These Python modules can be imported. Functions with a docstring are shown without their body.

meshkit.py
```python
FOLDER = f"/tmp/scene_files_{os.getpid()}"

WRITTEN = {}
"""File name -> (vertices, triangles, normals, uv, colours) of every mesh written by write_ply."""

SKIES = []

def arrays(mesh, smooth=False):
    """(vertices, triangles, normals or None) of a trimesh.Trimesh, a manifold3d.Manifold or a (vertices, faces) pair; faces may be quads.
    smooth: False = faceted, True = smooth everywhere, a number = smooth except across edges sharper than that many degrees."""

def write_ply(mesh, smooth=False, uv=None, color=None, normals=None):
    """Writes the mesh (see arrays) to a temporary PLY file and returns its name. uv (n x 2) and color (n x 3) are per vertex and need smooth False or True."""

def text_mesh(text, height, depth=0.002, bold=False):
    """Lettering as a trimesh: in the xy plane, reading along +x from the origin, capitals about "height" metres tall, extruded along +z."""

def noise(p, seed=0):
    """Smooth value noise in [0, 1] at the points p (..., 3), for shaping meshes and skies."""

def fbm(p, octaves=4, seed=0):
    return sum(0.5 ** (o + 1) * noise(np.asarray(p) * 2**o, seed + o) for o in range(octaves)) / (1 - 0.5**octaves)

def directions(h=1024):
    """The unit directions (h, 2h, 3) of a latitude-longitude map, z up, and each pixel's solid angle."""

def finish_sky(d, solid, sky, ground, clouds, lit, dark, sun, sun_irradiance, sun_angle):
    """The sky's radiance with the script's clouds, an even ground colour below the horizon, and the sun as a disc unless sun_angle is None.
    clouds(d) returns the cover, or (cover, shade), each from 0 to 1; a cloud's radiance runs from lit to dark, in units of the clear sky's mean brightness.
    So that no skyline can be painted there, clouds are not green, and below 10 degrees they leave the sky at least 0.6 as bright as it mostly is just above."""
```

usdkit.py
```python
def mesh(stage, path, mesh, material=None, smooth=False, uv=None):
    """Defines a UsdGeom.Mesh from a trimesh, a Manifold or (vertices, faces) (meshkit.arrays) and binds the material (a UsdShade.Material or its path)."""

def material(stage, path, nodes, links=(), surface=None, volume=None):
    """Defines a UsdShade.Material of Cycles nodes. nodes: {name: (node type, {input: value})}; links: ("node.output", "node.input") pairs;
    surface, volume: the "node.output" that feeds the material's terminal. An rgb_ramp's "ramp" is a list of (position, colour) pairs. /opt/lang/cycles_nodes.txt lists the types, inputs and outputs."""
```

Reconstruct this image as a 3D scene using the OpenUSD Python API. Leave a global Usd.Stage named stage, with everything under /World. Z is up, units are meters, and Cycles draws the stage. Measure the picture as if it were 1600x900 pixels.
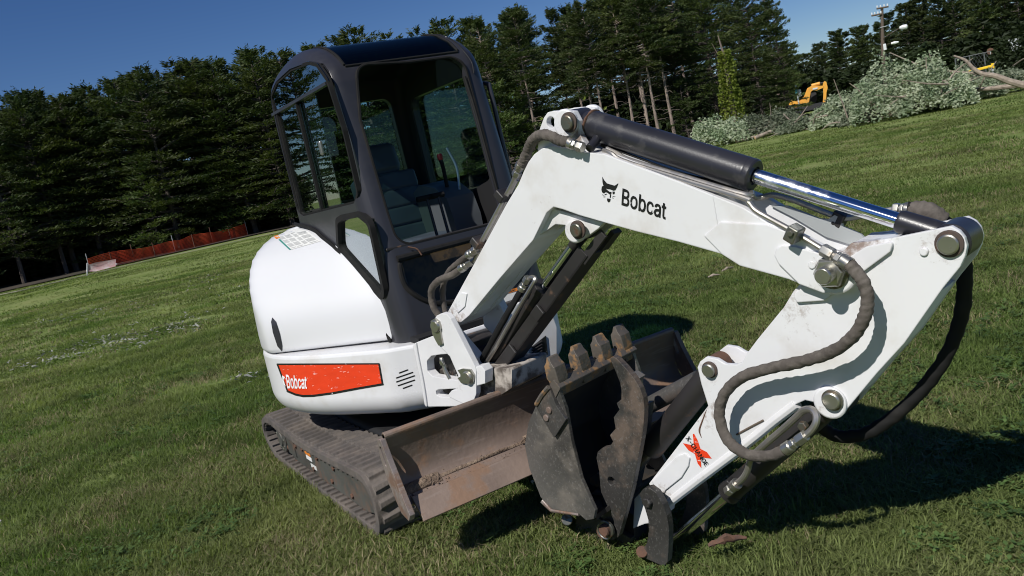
import math, random
import numpy as np, trimesh, shapely
from shapely.geometry import Polygon, LineString, Point, box as sbox
from shapely import affinity
import manifold3d as mf
import usdkit, meshkit
from pxr import Usd, UsdGeom, UsdLux, UsdShade, Gf, Sdf, Vt

# ------------------------------------------------------------------ stage, camera, sky, sun, exposure
stage = Usd.Stage.CreateInMemory()
UsdGeom.SetStageUpAxis(stage, UsdGeom.Tokens.z)
UsdGeom.SetStageMetersPerUnit(stage, 1.0)
WORLD = UsdGeom.Xform.Define(stage, '/World')
stage.SetDefaultPrim(WORLD.GetPrim())
UsdGeom.Scope.Define(stage, '/World/Looks')

EYE = np.array([4.409, -1.829, 1.535]); YAW, PITCH, ROLL, FPX = -3.655, -.149, -.2056, 1304.
def _basis(yaw, pitch, roll):
    f = np.array([math.cos(pitch)*math.cos(yaw), math.cos(pitch)*math.sin(yaw), math.sin(pitch)])
    r = np.array([math.sin(yaw), -math.cos(yaw), 0]); u = np.cross(r, f)
    c, s = math.cos(roll), math.sin(roll)
    return c*r+s*u, -s*r+c*u, f
RT, UP, FW = _basis(YAW, PITCH, ROLL)
cam = UsdGeom.Camera.Define(stage, '/World/camera')
cam.CreateHorizontalApertureAttr(36.0); cam.CreateVerticalApertureAttr(20.25)
cam.CreateFocalLengthAttr(36.0*FPX/1600); cam.CreateClippingRangeAttr(Gf.Vec2f(.05, 3000))
cam.AddTransformOp().Set(Gf.Matrix4d(*RT, 0, *UP, 0, *(-FW), 0, *EYE, 1))
EXPOSURE = 0.0
cam.CreateExposureAttr(EXPOSURE)

SUN = np.array([.36, -.90, 1.0]); SUN /= np.linalg.norm(SUN)
SUN_EL, SUN_ROT = math.asin(SUN[2]), math.atan2(SUN[0], SUN[1])
SKY_STRENGTH, SUN_INTENSITY = .065, 1.25
usdkit.material(stage, '/World/Looks/sky', {
    'sky': ('sky_texture', {'sky_type': 'single_scattering', 'sun_disc': False, 'sun_elevation': SUN_EL, 'sun_rotation': SUN_ROT, 'altitude': 1500., 'air_density': 1.0, 'aerosol_density': .0, 'ozone_density': 4.0}),
    'deep': ('hsv', {'hue': .512, 'saturation': 1.22, 'value': 1.0}),
    'bg': ('background_shader', {'strength': SKY_STRENGTH})}, [('sky.color', 'deep.color'), ('deep.color', 'bg.color')], surface='bg.background')
dome = UsdLux.DomeLight.Define(stage, '/World/sky')
UsdShade.MaterialBindingAPI.Apply(dome.GetPrim()).Bind(UsdShade.Material.Get(stage, '/World/Looks/sky'))
dome.GetPrim().SetCustomDataByKey('kind', 'structure')
sun = UsdLux.DistantLight.Define(stage, '/World/sun')
sun.CreateIntensityAttr(SUN_INTENSITY); sun.CreateAngleAttr(.5); sun.CreateNormalizeAttr(True); sun.CreateColorAttr(Gf.Vec3f(1, .965, .91))
_z = SUN; _x = np.cross([0, 0, 1], _z); _x /= np.linalg.norm(_x); _y = np.cross(_z, _x)
sun.AddTransformOp().Set(Gf.Matrix4d(*_x, 0, *_y, 0, *_z, 0, 0, 0, 30, 1))

# ------------------------------------------------------------------ helpers
RNG = np.random.default_rng(7)
_names = {}
def numbered(parent, name):
    k = (parent, name); i = _names.get(k, -1)+1; _names[k] = i
    return f'{parent}/{name}' if i == 0 else f'{parent}/{name}_{i:03d}'
def meta(prim, label=None, cat=None, group=None, kind=None):
    prim = prim.GetPrim() if hasattr(prim, 'GetPrim') else prim
    for k, v in (('label', label), ('category', cat), ('group', group), ('kind', kind)):
        if v: prim.SetCustomDataByKey(k, v)
    return prim
def thing(name, label, cat, group=None, loc=(0, 0, 0), rotz=0., scale=None):
    x = UsdGeom.Xform.Define(stage, numbered('/World', name))
    x.AddTranslateOp().Set(Gf.Vec3d(*map(float, loc))); x.AddRotateZOp().Set(float(rotz))
    if scale is not None: x.AddScaleOp().Set(Gf.Vec3f(*scale))
    meta(x, label, cat, group); return x.GetPrim()
LOOK = {}
def part(name, mesh, look, parent, label=None, smooth=30, kind=None):
    pp = str(parent.GetPath()) if not isinstance(parent, str) else parent
    m = usdkit.mesh(stage, numbered(pp, name), mesh, LOOK[look] if look else None, smooth=smooth)
    meta(m, label, kind=kind); return m.GetPrim()
def cat(meshes):
    out = []
    for m in meshes:
        if hasattr(m, 'to_mesh'):
            q = m.to_mesh(); m = trimesh.Trimesh(q.vert_properties[:, :3], q.tri_verts, process=False)
        elif isinstance(m, tuple):
            v, f = np.asarray(m[0], float), np.asarray(m[1], int)
            if f.shape[1] == 4: f = np.vstack([f[:, [0, 1, 2]], f[:, [0, 2, 3]]])
            m = trimesh.Trimesh(v, f, process=False)
        out.append(m)
    return trimesh.util.concatenate(out)
def man(tm):
    tm = tm.copy(); tm.merge_vertices()
    return mf.Manifold(mf.Mesh(np.asarray(tm.vertices, np.float32), np.asarray(tm.faces, np.uint32)))
def tri(m):
    q = m.to_mesh(); return trimesh.Trimesh(q.vert_properties[:, :3], q.tri_verts, process=False)
def frame_mesh(tm, o, ex, ey, ez):
    """mesh in local (x,y,z) -> world with the axes given"""
    v = np.asarray(tm.vertices); w = np.asarray(o)+v[:, :1]*ex+v[:, 1:2]*ey+v[:, 2:3]*ez
    f = np.asarray(tm.faces)
    if np.dot(np.cross(ex, ey), ez) < 0: f = f[:, ::-1]
    return trimesh.Trimesh(w, f, process=False)
def extrude(poly, d0, d1, ch=.0):
    """polygon in xy from z=d0 to d1 with chamfered rims"""
    out = []
    for g in getattr(poly, 'geoms', [poly]):
        if g.is_empty or g.area < 1e-9: continue
        m = trimesh.creation.extrude_polygon(g, d1-d0, engine='earcut'); m.apply_translation([0, 0, d0]); out.append(m)
    return trimesh.util.concatenate(out)
def catmull(P, n):
    P = np.asarray(P, float)
    if len(P) < 3: return np.linspace(P[0], P[-1], n)
    Q = np.vstack([2*P[0]-P[1], P, 2*P[-1]-P[-2]]); seg = len(P)-1
    t = np.linspace(0, seg, n); i = np.minimum(t.astype(int), seg-1); u = (t-i)[:, None]
    a, b, c, d = Q[i], Q[i+1], Q[i+2], Q[i+3]
    return .5*((2*b)+(-a+c)*u+(2*a-5*b+4*c-d)*u*u+(-a+3*b-3*c+d)*u**3)
def tube(P, r, sides=10, n=None, curve=True, wob=0., seed=0, caps=True):
    P = np.asarray(P, float)
    C = catmull(P, n or max(2, 8*(len(P)-1))) if curve and len(P) > 2 else P
    m = len(C); T = np.gradient(C, axis=0); T /= np.linalg.norm(T, axis=1)[:, None]+1e-12
    a = np.cross(T[0], [0, 0, 1.0]);  a = a if np.linalg.norm(a) > 1e-3 else np.cross(T[0], [1.0, 0, 0]); a /= np.linalg.norm(a)
    R = np.interp(np.linspace(0, 1, m), np.linspace(0, 1, len(np.atleast_1d(r))), np.atleast_1d(r)) if np.ndim(r) else np.full(m, float(r))
    th = np.linspace(0, 2*np.pi, sides, endpoint=False); V = []
    for i in range(m):
        a = a-T[i]*(a@T[i]); a /= np.linalg.norm(a); b = np.cross(T[i], a)
        ri = R[i]*np.ones(sides)
        if wob: ri = ri*(1+wob*(meshkit.noise(np.stack([np.cos(th)*1.2+seed, np.sin(th)*1.2, np.full(sides, i*.55)], -1), seed)-.5)*2)
        V.append(C[i]+ri[:, None]*(np.cos(th)[:, None]*a+np.sin(th)[:, None]*b))
    V = np.vstack(V); F = []
    for i in range(m-1):
        for j in range(sides):
            k = (j+1) % sides; p, q = i*sides, (i+1)*sides
            F += [[p+j, p+k, q+k], [p+j, q+k, q+j]]
    if caps:
        V = np.vstack([V, C[:1], C[-1:]]); e = (m-1)*sides
        for j in range(sides):
            k = (j+1) % sides; F += [[len(V)-2, k, j], [len(V)-1, e+j, e+k]]
    return trimesh.Trimesh(V, np.array(F), process=False)
def rod(a, b, r, sides=24, ch=None, r2=None):
    """turned bar between two points with small chamfers"""
    a, b = np.asarray(a, float), np.asarray(b, float); L = np.linalg.norm(b-a); d = (b-a)/L; r2 = r if r2 is None else r2
    ch = min(.12*min(r, r2), L*.2) if ch is None else ch
    prof = [(0, 0), (r-ch, 0), (r, ch), (r2, L-ch), (r2-ch, L), (0, L)]
    return lathe(prof, a, d, sides)
def lathe(prof, o, d, sides=24):
    d = np.asarray(d, float)/np.linalg.norm(d); x = np.cross(d, [0, 0, 1.0]); x = x if np.linalg.norm(x) > 1e-3 else np.cross(d, [1.0, 0, 0]); x /= np.linalg.norm(x); y = np.cross(d, x)
    th = np.linspace(0, 2*np.pi, sides, endpoint=False); V = []; F = []
    for r, h in prof: V.append(np.asarray(o)+d*h+r*(np.cos(th)[:, None]*x+np.sin(th)[:, None]*y))
    V = np.vstack(V)
    for i in range(len(prof)-1):
        for j in range(sides):
            k = (j+1) % sides; p, q = i*sides, (i+1)*sides
            F += [[p+j, p+k, q+k], [p+j, q+k, q+j]]
    m = trimesh.Trimesh(V, np.array(F), process=False); m.update_faces(m.nondegenerate_faces()); return m
def nut(o, d, r, h, rot=0.):
    d = np.asarray(d)/np.linalg.norm(d)
    return lathe([(0, 0), (r*.97, 0), (r, .06*r), (r, h-.15*r), (r*.87, h), (0, h)], o, d, 6)
def boxm(o, ex, ey, ez, sx, sy, sz, r=.0):
    """box from corner-centre o, sizes along axes"""
    if r:
        b = mf.Manifold.batch_hull([mf.Manifold.sphere(r, 12).translate([x*(sx/2-r), y*(sy/2-r), z*(sz/2-r)]) for x in (-1, 1) for y in (-1, 1) for z in (-1, 1)]); b = tri(b)
    else: b = trimesh.creation.box([sx, sy, sz])
    return frame_mesh(b, o, np.asarray(ex, float), np.asarray(ey, float), np.asarray(ez, float))
def ray(x, y): return FW+RT*(x-800)/FPX+UP*(450-y)/FPX
def on_z(x, y, z):
    d = ray(x, y); return EYE+d*(z-EYE[2])/d[2]
def on_plane(x, y, p, n):
    d = ray(x, y); return EYE+d*((np.asarray(p, float)-EYE)@n)/(d@n)
EX, EY, EZ = np.eye(3)
# boom plane: s forward along the boom, z up, "off" sideways away from the right hand side of the machine
BE = math.radians(14); BD = np.array([math.cos(BE), math.sin(BE), 0]); BN = np.array([-BD[1], BD[0], 0]); BO = np.array([1.12, -.26, 0])
def bp(x, y, off=0.):
    o = BO+BN*off; w = on_plane(x, y, o, BN); return ((w-BO)@BD, w[2])
def b3(s, z, off=0.): return BO+BD*s+BN*off+EZ*z
def bx(x, y, off=0.): return on_plane(x, y, BO+BN*off, BN)
def bpoly(pts, off=0.): return Polygon([bp(x, y, off) for x, y in pts]).buffer(0)
def bplate(poly, o0, o1): return frame_mesh(extrude(poly, o0, o1), BO, BD, EZ, BN)
def hit(tm, x, y):
    """nearest point of a mesh along the line of sight through one point, and its normal"""
    d = ray(x, y); v = np.asarray(tm.vertices)[tm.faces]; e1, e2 = v[:, 1]-v[:, 0], v[:, 2]-v[:, 0]
    p = np.cross(d, e2); det = (e1*p).sum(1); det = np.where(abs(det) < 1e-12, 1e-12, det); tv = EYE-v[:, 0]
    u = (tv*p).sum(1)/det; q = np.cross(tv, e1); w = (q@d)/det; t = (e2*q).sum(1)/det
    ok = (u >= -1e-6) & (w >= -1e-6) & (u+w <= 1+1e-6) & (t > .01)
    if not ok.any(): return None
    i = np.where(ok)[0][np.argmin(t[ok])]; n = np.cross(e1[i], e2[i]); n /= np.linalg.norm(n)
    return EYE+d*t[i], (n if n@d < 0 else -n)
def quad_map(c):
    """bilinear map of the unit square on 4 image corners (00,10,11,01)"""
    c = np.asarray(c, float)
    return lambda u, v: c[0]*(1-u)*(1-v)+c[1]*u*(1-v)+c[2]*u*v+c[3]*(1-u)*v
def sticker(tm, corners, off, nu=8, nv=8, poly=None, lift_n=None):
    """thin sheet lying on a surface. poly: shape inside the unit square, else the whole square"""
    m = quad_map(corners)
    if poly is None:
        g = trimesh.Trimesh([[i/nu, j/nv, 0] for j in range(nv+1) for i in range(nu+1)], [f for j in range(nv) for i in range(nu) for f in ([j*(nu+1)+i, j*(nu+1)+i+1, (j+1)*(nu+1)+i+1], [j*(nu+1)+i, (j+1)*(nu+1)+i+1, (j+1)*(nu+1)+i])], process=False)
    else: g = flat(poly)
    V = []; last = None
    for p in np.asarray(g.vertices):
        a = m(p[0], p[1]); h = hit(tm, a[0], a[1])
        if h is None: h = last
        if h is None: h = (EYE+ray(*a)*4, -FW)
        last = h; V.append(h[0]+(h[1] if lift_n is None else lift_n)*off)
    r = trimesh.Trimesh(np.array(V), g.faces, process=False)
    d = r.triangles_center-EYE
    bad = (np.cross(r.triangles[:, 1]-r.triangles[:, 0], r.triangles[:, 2]-r.triangles[:, 0])*d).sum(1) > 0
    f = np.array(r.faces); f[bad] = f[bad][:, ::-1]
    return trimesh.Trimesh(np.array(V), f, process=False)
def px_sheet(tm, pts, off, step=3.):
    """thin sheet on a surface, bounded by an outline seen from the eye point"""
    pg = pts if hasattr(pts, 'geom_type') else Polygon(pts).buffer(0); x0, y0, x1, y1 = pg.bounds; V, F = [], []
    for x in np.arange(x0, x1, step):
        for y in np.arange(y0, y1, step):
            c = pg.intersection(sbox(x, y, x+step, y+step))
            for g in (c.geoms if hasattr(c, 'geoms') else [c]):
                if g.geom_type != 'Polygon' or g.area < 1e-3: continue
                v, f = trimesh.creation.triangulate_polygon(g, engine='earcut'); h = [hit(tm, *q) for q in v]
                if any(q is None for q in h): continue
                b = len(V); V += [q[0]+q[1]*off for q in h]; F += [[b+i for i in t] for t in f]
    V, F = np.array(V), np.array(F); m = trimesh.Trimesh(V, F, process=False); bad = (m.face_normals*(m.triangles_center-EYE)).sum(1) > 0; F[bad] = F[bad][:, ::-1]
    m = trimesh.Trimesh(V, F, process=False); m.merge_vertices(digits_vertex=5); return m
def flat(poly):
    out = []
    for g in getattr(poly, 'geoms', [poly]):
        v, f = trimesh.creation.triangulate_polygon(g, engine='earcut'); out.append(trimesh.Trimesh(np.c_[v, np.zeros(len(v))], f, process=False))
    return trimesh.util.concatenate(out)
def text_poly(text, bold=True):
    """lettering as polygons, scaled to the unit square"""
    m = meshkit.text_mesh(text, 1.0, .1, bold); v = np.asarray(m.vertices)
    top = m.faces[(v[m.faces][:, :, 2] > .05).all(1)]
    return m, v, top
def text_sheet(text, corners, place):
    """lettering mapped by a quad of image corners; place(x, y) -> point in the scene"""
    m, v, top = text_poly(text)
    lo, hi = v.min(0), v.max(0); mp = quad_map(corners)
    used = np.unique(top); idx = {a: i for i, a in enumerate(used)}
    P = np.array([place(*mp((v[a, 0]-lo[0])/(hi[0]-lo[0]), (v[a, 1]-lo[1])/(hi[1]-lo[1]))) for a in used])
    F = np.array([[idx[a] for a in f] for f in top])
    r = trimesh.Trimesh(P, F, process=False); d = r.triangles_center-EYE
    if ((r.face_normals*d).sum() > 0): r = trimesh.Trimesh(P, F[:, ::-1], process=False)
    return r
# ------------------------------------------------------------------ materials
def worn(name, base, rough=.5, metallic=0., stain=None, amount=.5, scale=6., lo=.5, hi=.7, stain_rough=.8, vary=.12, bevel=.0, bump=.0, bump_scale=60., coat=0., stretch=(1, 1, 1), scratch=None, spec=.5, grime=()):
    """surface with large soft tone changes, sharper stains of a second colour, fine relief and optional scratches"""
    N = {'pos': ('geometry', {}),
         'map': ('mapping', {'scale': stretch}),
         'n1': ('noise_texture', {'scale': scale, 'detail': 6., 'roughness': .62}),
         'n2': ('noise_texture', {'scale': scale*.37, 'detail': 3.}),
         'r1': ('rgb_ramp', {'ramp': [(0, (0, 0, 0)), (lo, (0, 0, 0)), (hi, (amount,)*3), (1, (amount,)*3)]}),
         'va': ('map_range', {'from_min': .3, 'from_max': .7, 'to_min': 1-vary, 'to_max': 1+vary}),
         'b0': ('vector_math', {'math_type': 'scale', 'vector1': base}),
         'mx': ('mix', {'color2': stain or base}),
         'ro': ('mix_float', {'a': rough, 'b': stain_rough}),
         'p': ('principled_bsdf', {'metallic': metallic, 'coat_weight': coat, 'coat_roughness': .08, 'specular_ior_level': spec})}
    L = [('pos.position', 'map.vector'), ('map.vector', 'n1.vector'), ('map.vector', 'n2.vector'), ('n1.fac', 'r1.fac'), ('n2.fac', 'va.value'), ('va.result', 'b0.scale'),
         ('b0.vector', 'mx.color1'), ('r1.color', 'mx.fac'), ('mx.color', 'p.base_color'), ('r1.color', 'ro.fac'), ('ro.result', 'p.roughness')]
    col = 'mx.color'
    if scratch:
        N['sm'] = ('mapping', {'scale': (scratch[1]*3.2, scratch[1]*.22, scratch[1]*2.2), 'rotation': (.3, .5, .7)}); N['sn'] = ('noise_texture', {'scale': 1., 'detail': 4., 'roughness': .7})
        N['sr'] = ('rgb_ramp', {'ramp': [(0, (0, 0, 0)), (.56, (0, 0, 0)), (.66, (scratch[2],)*3), (1, (scratch[2],)*3)]}); N['sx'] = ('mix', {'color2': scratch[0]})
        L = [l for l in L if l[1] != 'p.base_color']+[('pos.position', 'sm.vector'), ('sm.vector', 'sn.vector'), ('sn.fac', 'sr.fac'), ('sr.color', 'sx.fac'), ('mx.color', 'sx.color1'), ('sx.color', 'p.base_color')]
    if grime:
        last = None
        for k, (pt, rad, amt) in enumerate(grime):
            N[f'gd{k}'] = ('vector_math', {'math_type': 'distance', 'vector2': tuple(bx(*pt))}); N[f'gm{k}'] = ('map_range', {'from_min': 0., 'from_max': rad, 'to_min': amt, 'to_max': 0., 'clamp': True}); L += [('pos.position', f'gd{k}.vector1'), (f'gd{k}.value', f'gm{k}.value')]
            if last: N[f'gx{k}'] = ('math', {'math_type': 'maximum'}); L += [(last, f'gx{k}.value1'), (f'gm{k}.result', f'gx{k}.value2')]; last = f'gx{k}.value'
            else: last = f'gm{k}.result'
        N['gn'] = ('noise_texture', {'scale': 34., 'detail': 6., 'roughness': .7}); N['ga'] = ('math', {'math_type': 'add'}); N['gr'] = ('rgb_ramp', {'ramp': [(0, (0, 0, 0)), (.74, (0, 0, 0)), (.92, (.55,)*3), (1, (.8,)*3)]}); N['gs'] = ('math', {'math_type': 'multiply', 'value2': .58})
        N['gc'] = ('mix', {'color2': (.17, .10, .06)}); L = [l for l in L if l[1] != 'p.base_color']+[('pos.position', 'gn.vector'), (last, 'gs.value1'), ('gs.value', 'ga.value1'), ('gn.fac', 'ga.value2'), ('ga.value', 'gr.fac'), ('gr.color', 'gc.fac'), (col, 'gc.color1'), ('gc.color', 'p.base_color')]
    if bevel:
        N['bv'] = ('bevel', {'radius': bevel, 'samples': 4})
    if bump:
        N['bn'] = ('noise_texture', {'scale': bump_scale, 'detail': 4.}); N['bu'] = ('bump', {'strength': 1., 'distance': bump})
        L += [('pos.position', 'bn.vector'), ('bn.fac', 'bu.height'), ('bu.normal', 'p.normal')]
        if bevel: L.append(('bv.bevel', 'bu.normal'))
    elif bevel: L.append(('bv.bevel', 'p.normal'))
    LOOK[name] = usdkit.material(stage, '/World/Looks/'+name, N, L, surface='p.BSDF')
worn('white_paint', (.665, .668, .68), .33, stain=(.42, .37, .30), amount=.55, scale=4.5, lo=.50, hi=.80, vary=.04, bevel=.006, coat=.2, grime=[((1335, 386, .02), .13, .9), ((1360, 378, .03), .10, .8), ((1300, 428, 0.), .16, .45), ((1478, 383, .03), .16, .5), ((1104, 645, .03), .14, .6), ((1106, 580, .03), .10, .6), ((1240, 480, .03), .20, .5), ((1298, 630, .03), .11, .5), ((886, 200, .02), .13, .6), ((905, 218, .02), .09, .9), ((712, 498, 0.), .17, .7), ((870, 350, .03), .2, .4), ((1040, 780, .03), .16, .6), ((1185, 322, .0), .12, .4)])
worn('white_hood', (.60, .605, .62), .33, stain=(.55, .53, .5), amount=.18, scale=4., lo=.58, hi=.8, vary=.02, coat=.25)
worn('white_dirty', (.655, .655, .665), .4, stain=(.22, .15, .10), amount=.6, scale=16., lo=.64, hi=.76, vary=.06, bevel=.006)
worn('white_chipped', (.42, .38, .34), .6, stain=(.06, .045, .035), amount=.9, scale=11., lo=.44, hi=.58, vary=.1, bevel=.005)
worn('cab_black', (.027, .027, .033), .34, stain=(.055, .053, .052), amount=.3, scale=5., lo=.52, hi=.75, stain_rough=.55, vary=.15, bump=.0004, bump_scale=220.)
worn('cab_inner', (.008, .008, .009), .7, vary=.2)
worn('cylinder_black', (.020, .020, .025), .33, stain=(.075, .07, .066), amount=.4, scale=14., lo=.56, hi=.72, vary=.15, bevel=.003, bump=.0003, bump_scale=200.)
worn('guard_black', (.022, .020, .020), .5, stain=(.13, .075, .045), amount=.7, scale=12., lo=.60, hi=.68, vary=.3, bevel=.004, bump=.0008, bump_scale=50.)
worn('chrome', (.82, .84, .88), .07, 1., vary=.02)
worn('zinc', (.42, .41, .37), .34, .9, stain=(.20, .13, .08), amount=.6, scale=25., lo=.55, hi=.7, bevel=.003)
worn('pipe_steel', (.40, .38, .35), .36, .85, stain=(.22, .18, .14), amount=.5, scale=14., lo=.5, hi=.7)
worn('pin_steel', (.20, .20, .17), .35, .8, stain=(.16, .08, .04), amount=.8, scale=30., lo=.5, hi=.65, bevel=.003)
worn('pin_dark', (.075, .055, .046), .7, .2, stain=(.13, .07, .045), amount=.7, scale=40., bevel=.002)
worn('rust', (.12, .062, .04), .9, stain=(.05, .035, .03), amount=.7, scale=30., bump=.002, bump_scale=80.)
worn('hose_sleeve', (.075, .064, .055), .9, stain=(.16, .14, .12), amount=.6, scale=22., lo=.45, hi=.7, bump=.004, bump_scale=55., vary=.25)
worn('rubber_black', (.010, .010, .010), .75, spec=.2, stain=(.04, .036, .032), amount=.25, scale=10., lo=.5, hi=.7)
worn('track_rubber', (.085, .075, .068), .85, stain=(.155, .13, .11), amount=.85, scale=8., lo=.42, hi=.66, vary=.25, bevel=.008, bump=.004, bump_scale=40.)
worn('track_steel', (.085, .085, .078), .6, .3, stain=(.16, .10, .07), amount=.7, scale=9., lo=.5, hi=.65, vary=.3, bevel=.006, bump=.0015, bump_scale=40.)
worn('blade_steel', (.185, .138, .112), .5, .15, stain=(.235, .135, .08), amount=.7, scale=5.5, lo=.54, hi=.63, vary=.45, bevel=.004, bump=.002, bump_scale=38., scratch=((.33, .27, .24), 22., .25))
worn('edge_steel', (.27, .225, .205), .45, .4, stain=(.18, .10, .06), amount=.8, scale=8., lo=.48, hi=.62, vary=.3, bevel=.004, bump=.001, bump_scale=60., scratch=((.45, .42, .4), 9., .4))
worn('bucket_steel', (.105, .100, .094), .42, .35, stain=(.21, .185, .155), amount=.75, scale=5.5, lo=.50, hi=.68, vary=.5, bevel=.004, bump=.0016, bump_scale=50., scratch=((.36, .35, .33), 30., .30))
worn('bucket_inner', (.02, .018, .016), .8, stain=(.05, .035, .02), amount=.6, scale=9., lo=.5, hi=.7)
worn('thumb_steel', (.070, .067, .064), .42, .35, stain=(.17, .125, .095), amount=.75, scale=7., lo=.50, hi=.66, vary=.45, bevel=.004, bump=.0016, bump_scale=50., scratch=((.30, .29, .28), 34., .30))
worn('tooth_steel', (.125, .108, .092), .5, .3, stain=(.30, .17, .075), amount=.85, scale=17., lo=.52, hi=.60, vary=.2, bevel=.003, bump=.002, bump_scale=60.)
worn('soil', (.15, .105, .075), .95, stain=(.24, .18, .13), amount=.7, scale=40., lo=.45, hi=.65, bump=.01, bump_scale=90.)
worn('seat_vinyl', (.042, .056, .074), .42, vary=.15, stain=(.05, .07, .09), amount=.5, scale=9.)
worn('console_grey', (.075, .085, .095), .5, vary=.1)
worn('floor_brown', (.20, .12, .065), .8, stain=(.05, .04, .035), amount=.8, scale=11., lo=.5, hi=.6)
worn('decal_red', (.72, .050, .014), .35, stain=(.75, .70, .66), amount=.7, scale=24., lo=.62, hi=.67, vary=.06, stretch=(1, 1, 3.2))
worn('decal_black', (.012, .012, .012), .4, stain=(.7, .7, .7), amount=.9, scale=42., lo=.66, hi=.70)
worn('decal_white', (.82, .82, .82), .4, stain=(.6, .1, .05), amount=.7, scale=42., lo=.66, hi=.72)
worn('decal_paper', (.62, .62, .60), .5, vary=.03)
worn('decal_ink', (.40, .41, .41), .6)
worn('decal_orange', (.72, .22, .03), .45)
worn('decal_green', (.03, .20, .17), .45)
worn('red_knob', (.20, .010, .014), .4)
worn('yellow_paint', (.75, .36, .05), .45, stain=(.3, .18, .06), amount=.5, scale=1.2, lo=.5, hi=.7)
worn('bright_yellow', (.80, .52, .02), .45)
worn('far_dark', (.02, .02, .022), .6)
worn('pole_wood', (.11, .085, .065), .9, stain=(.05, .04, .03), amount=.6, scale=2., stretch=(4, 4, .4))
worn('lamp_grey', (.62, .65, .66), .4)
worn('sign_back', (.36, .38, .38), .5, .2)
worn('sign_green', (.02, .16, .20), .5)
worn('concrete', (.36, .36, .34), .9, stain=(.2, .2, .18), amount=.5, scale=3.)
worn('rail_steel', (.10, .11, .11), .6, .3)
worn('bark', (.25, .20, .165), .95, stain=(.09, .07, .055), amount=.8, scale=7., lo=.46, hi=.64, stretch=(1, 1, .25), bump=.03, bump_scale=9., vary=.3)
worn('dark_bark', (.075, .06, .05), .95, stain=(.03, .025, .02), amount=.8, scale=7., lo=.46, hi=.64, stretch=(1, 1, .25), bump=.03, bump_scale=9., vary=.3)
worn('bare_wood', (.30, .25, .20), .9, stain=(.13, .10, .08), amount=.7, scale=6., lo=.45, hi=.65)
worn('cut_wood', (.62, .42, .24), .9, stain=(.4, .22, .12), amount=.6, scale=14.)
worn('banner_pink', (.50, .30, .30), .8, stain=(.62, .55, .55), amount=.8, scale=2.2, lo=.45, hi=.6)
worn('flower_white', (.62, .58, .55), .8)

def glass(name, tint, rough=.0, refl=1.0, thick=.0):
    LOOK[name] = usdkit.material(stage, '/World/Looks/'+name, {'ge': ('geometry', {}), 'io': ('map_range', {'from_min': 0., 'from_max': 1., 'to_min': 1.52, 'to_max': .6579}), 'fr': ('fresnel', {}), 'm': ('math', {'math_type': 'multiply', 'value2': refl, 'use_clamp': True}), 't': ('transparent_bsdf', {'color': tint}), 'g': ('glossy_bsdf', {'color': (.9, .95, .95), 'roughness': rough}),
        'x': ('mix_closure', {})}, [('ge.backfacing', 'io.value'), ('io.result', 'fr.IOR'), ('fr.fac', 'm.value1'), ('m.value', 'x.fac'), ('t.BSDF', 'x.closure1'), ('g.BSDF', 'x.closure2')], surface='x.closure')
glass('glass_tint', (.66, .80, .76), refl=.8)
glass('glass_side', (.50, .64, .58), refl=1.9)
glass('glass_roof', (.30, .40, .42), refl=.38)
glass('glass_dark', (.16, .24, .28), refl=2.6)
glass('glass_clear', (.55, .62, .60), refl=3.2)

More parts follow.
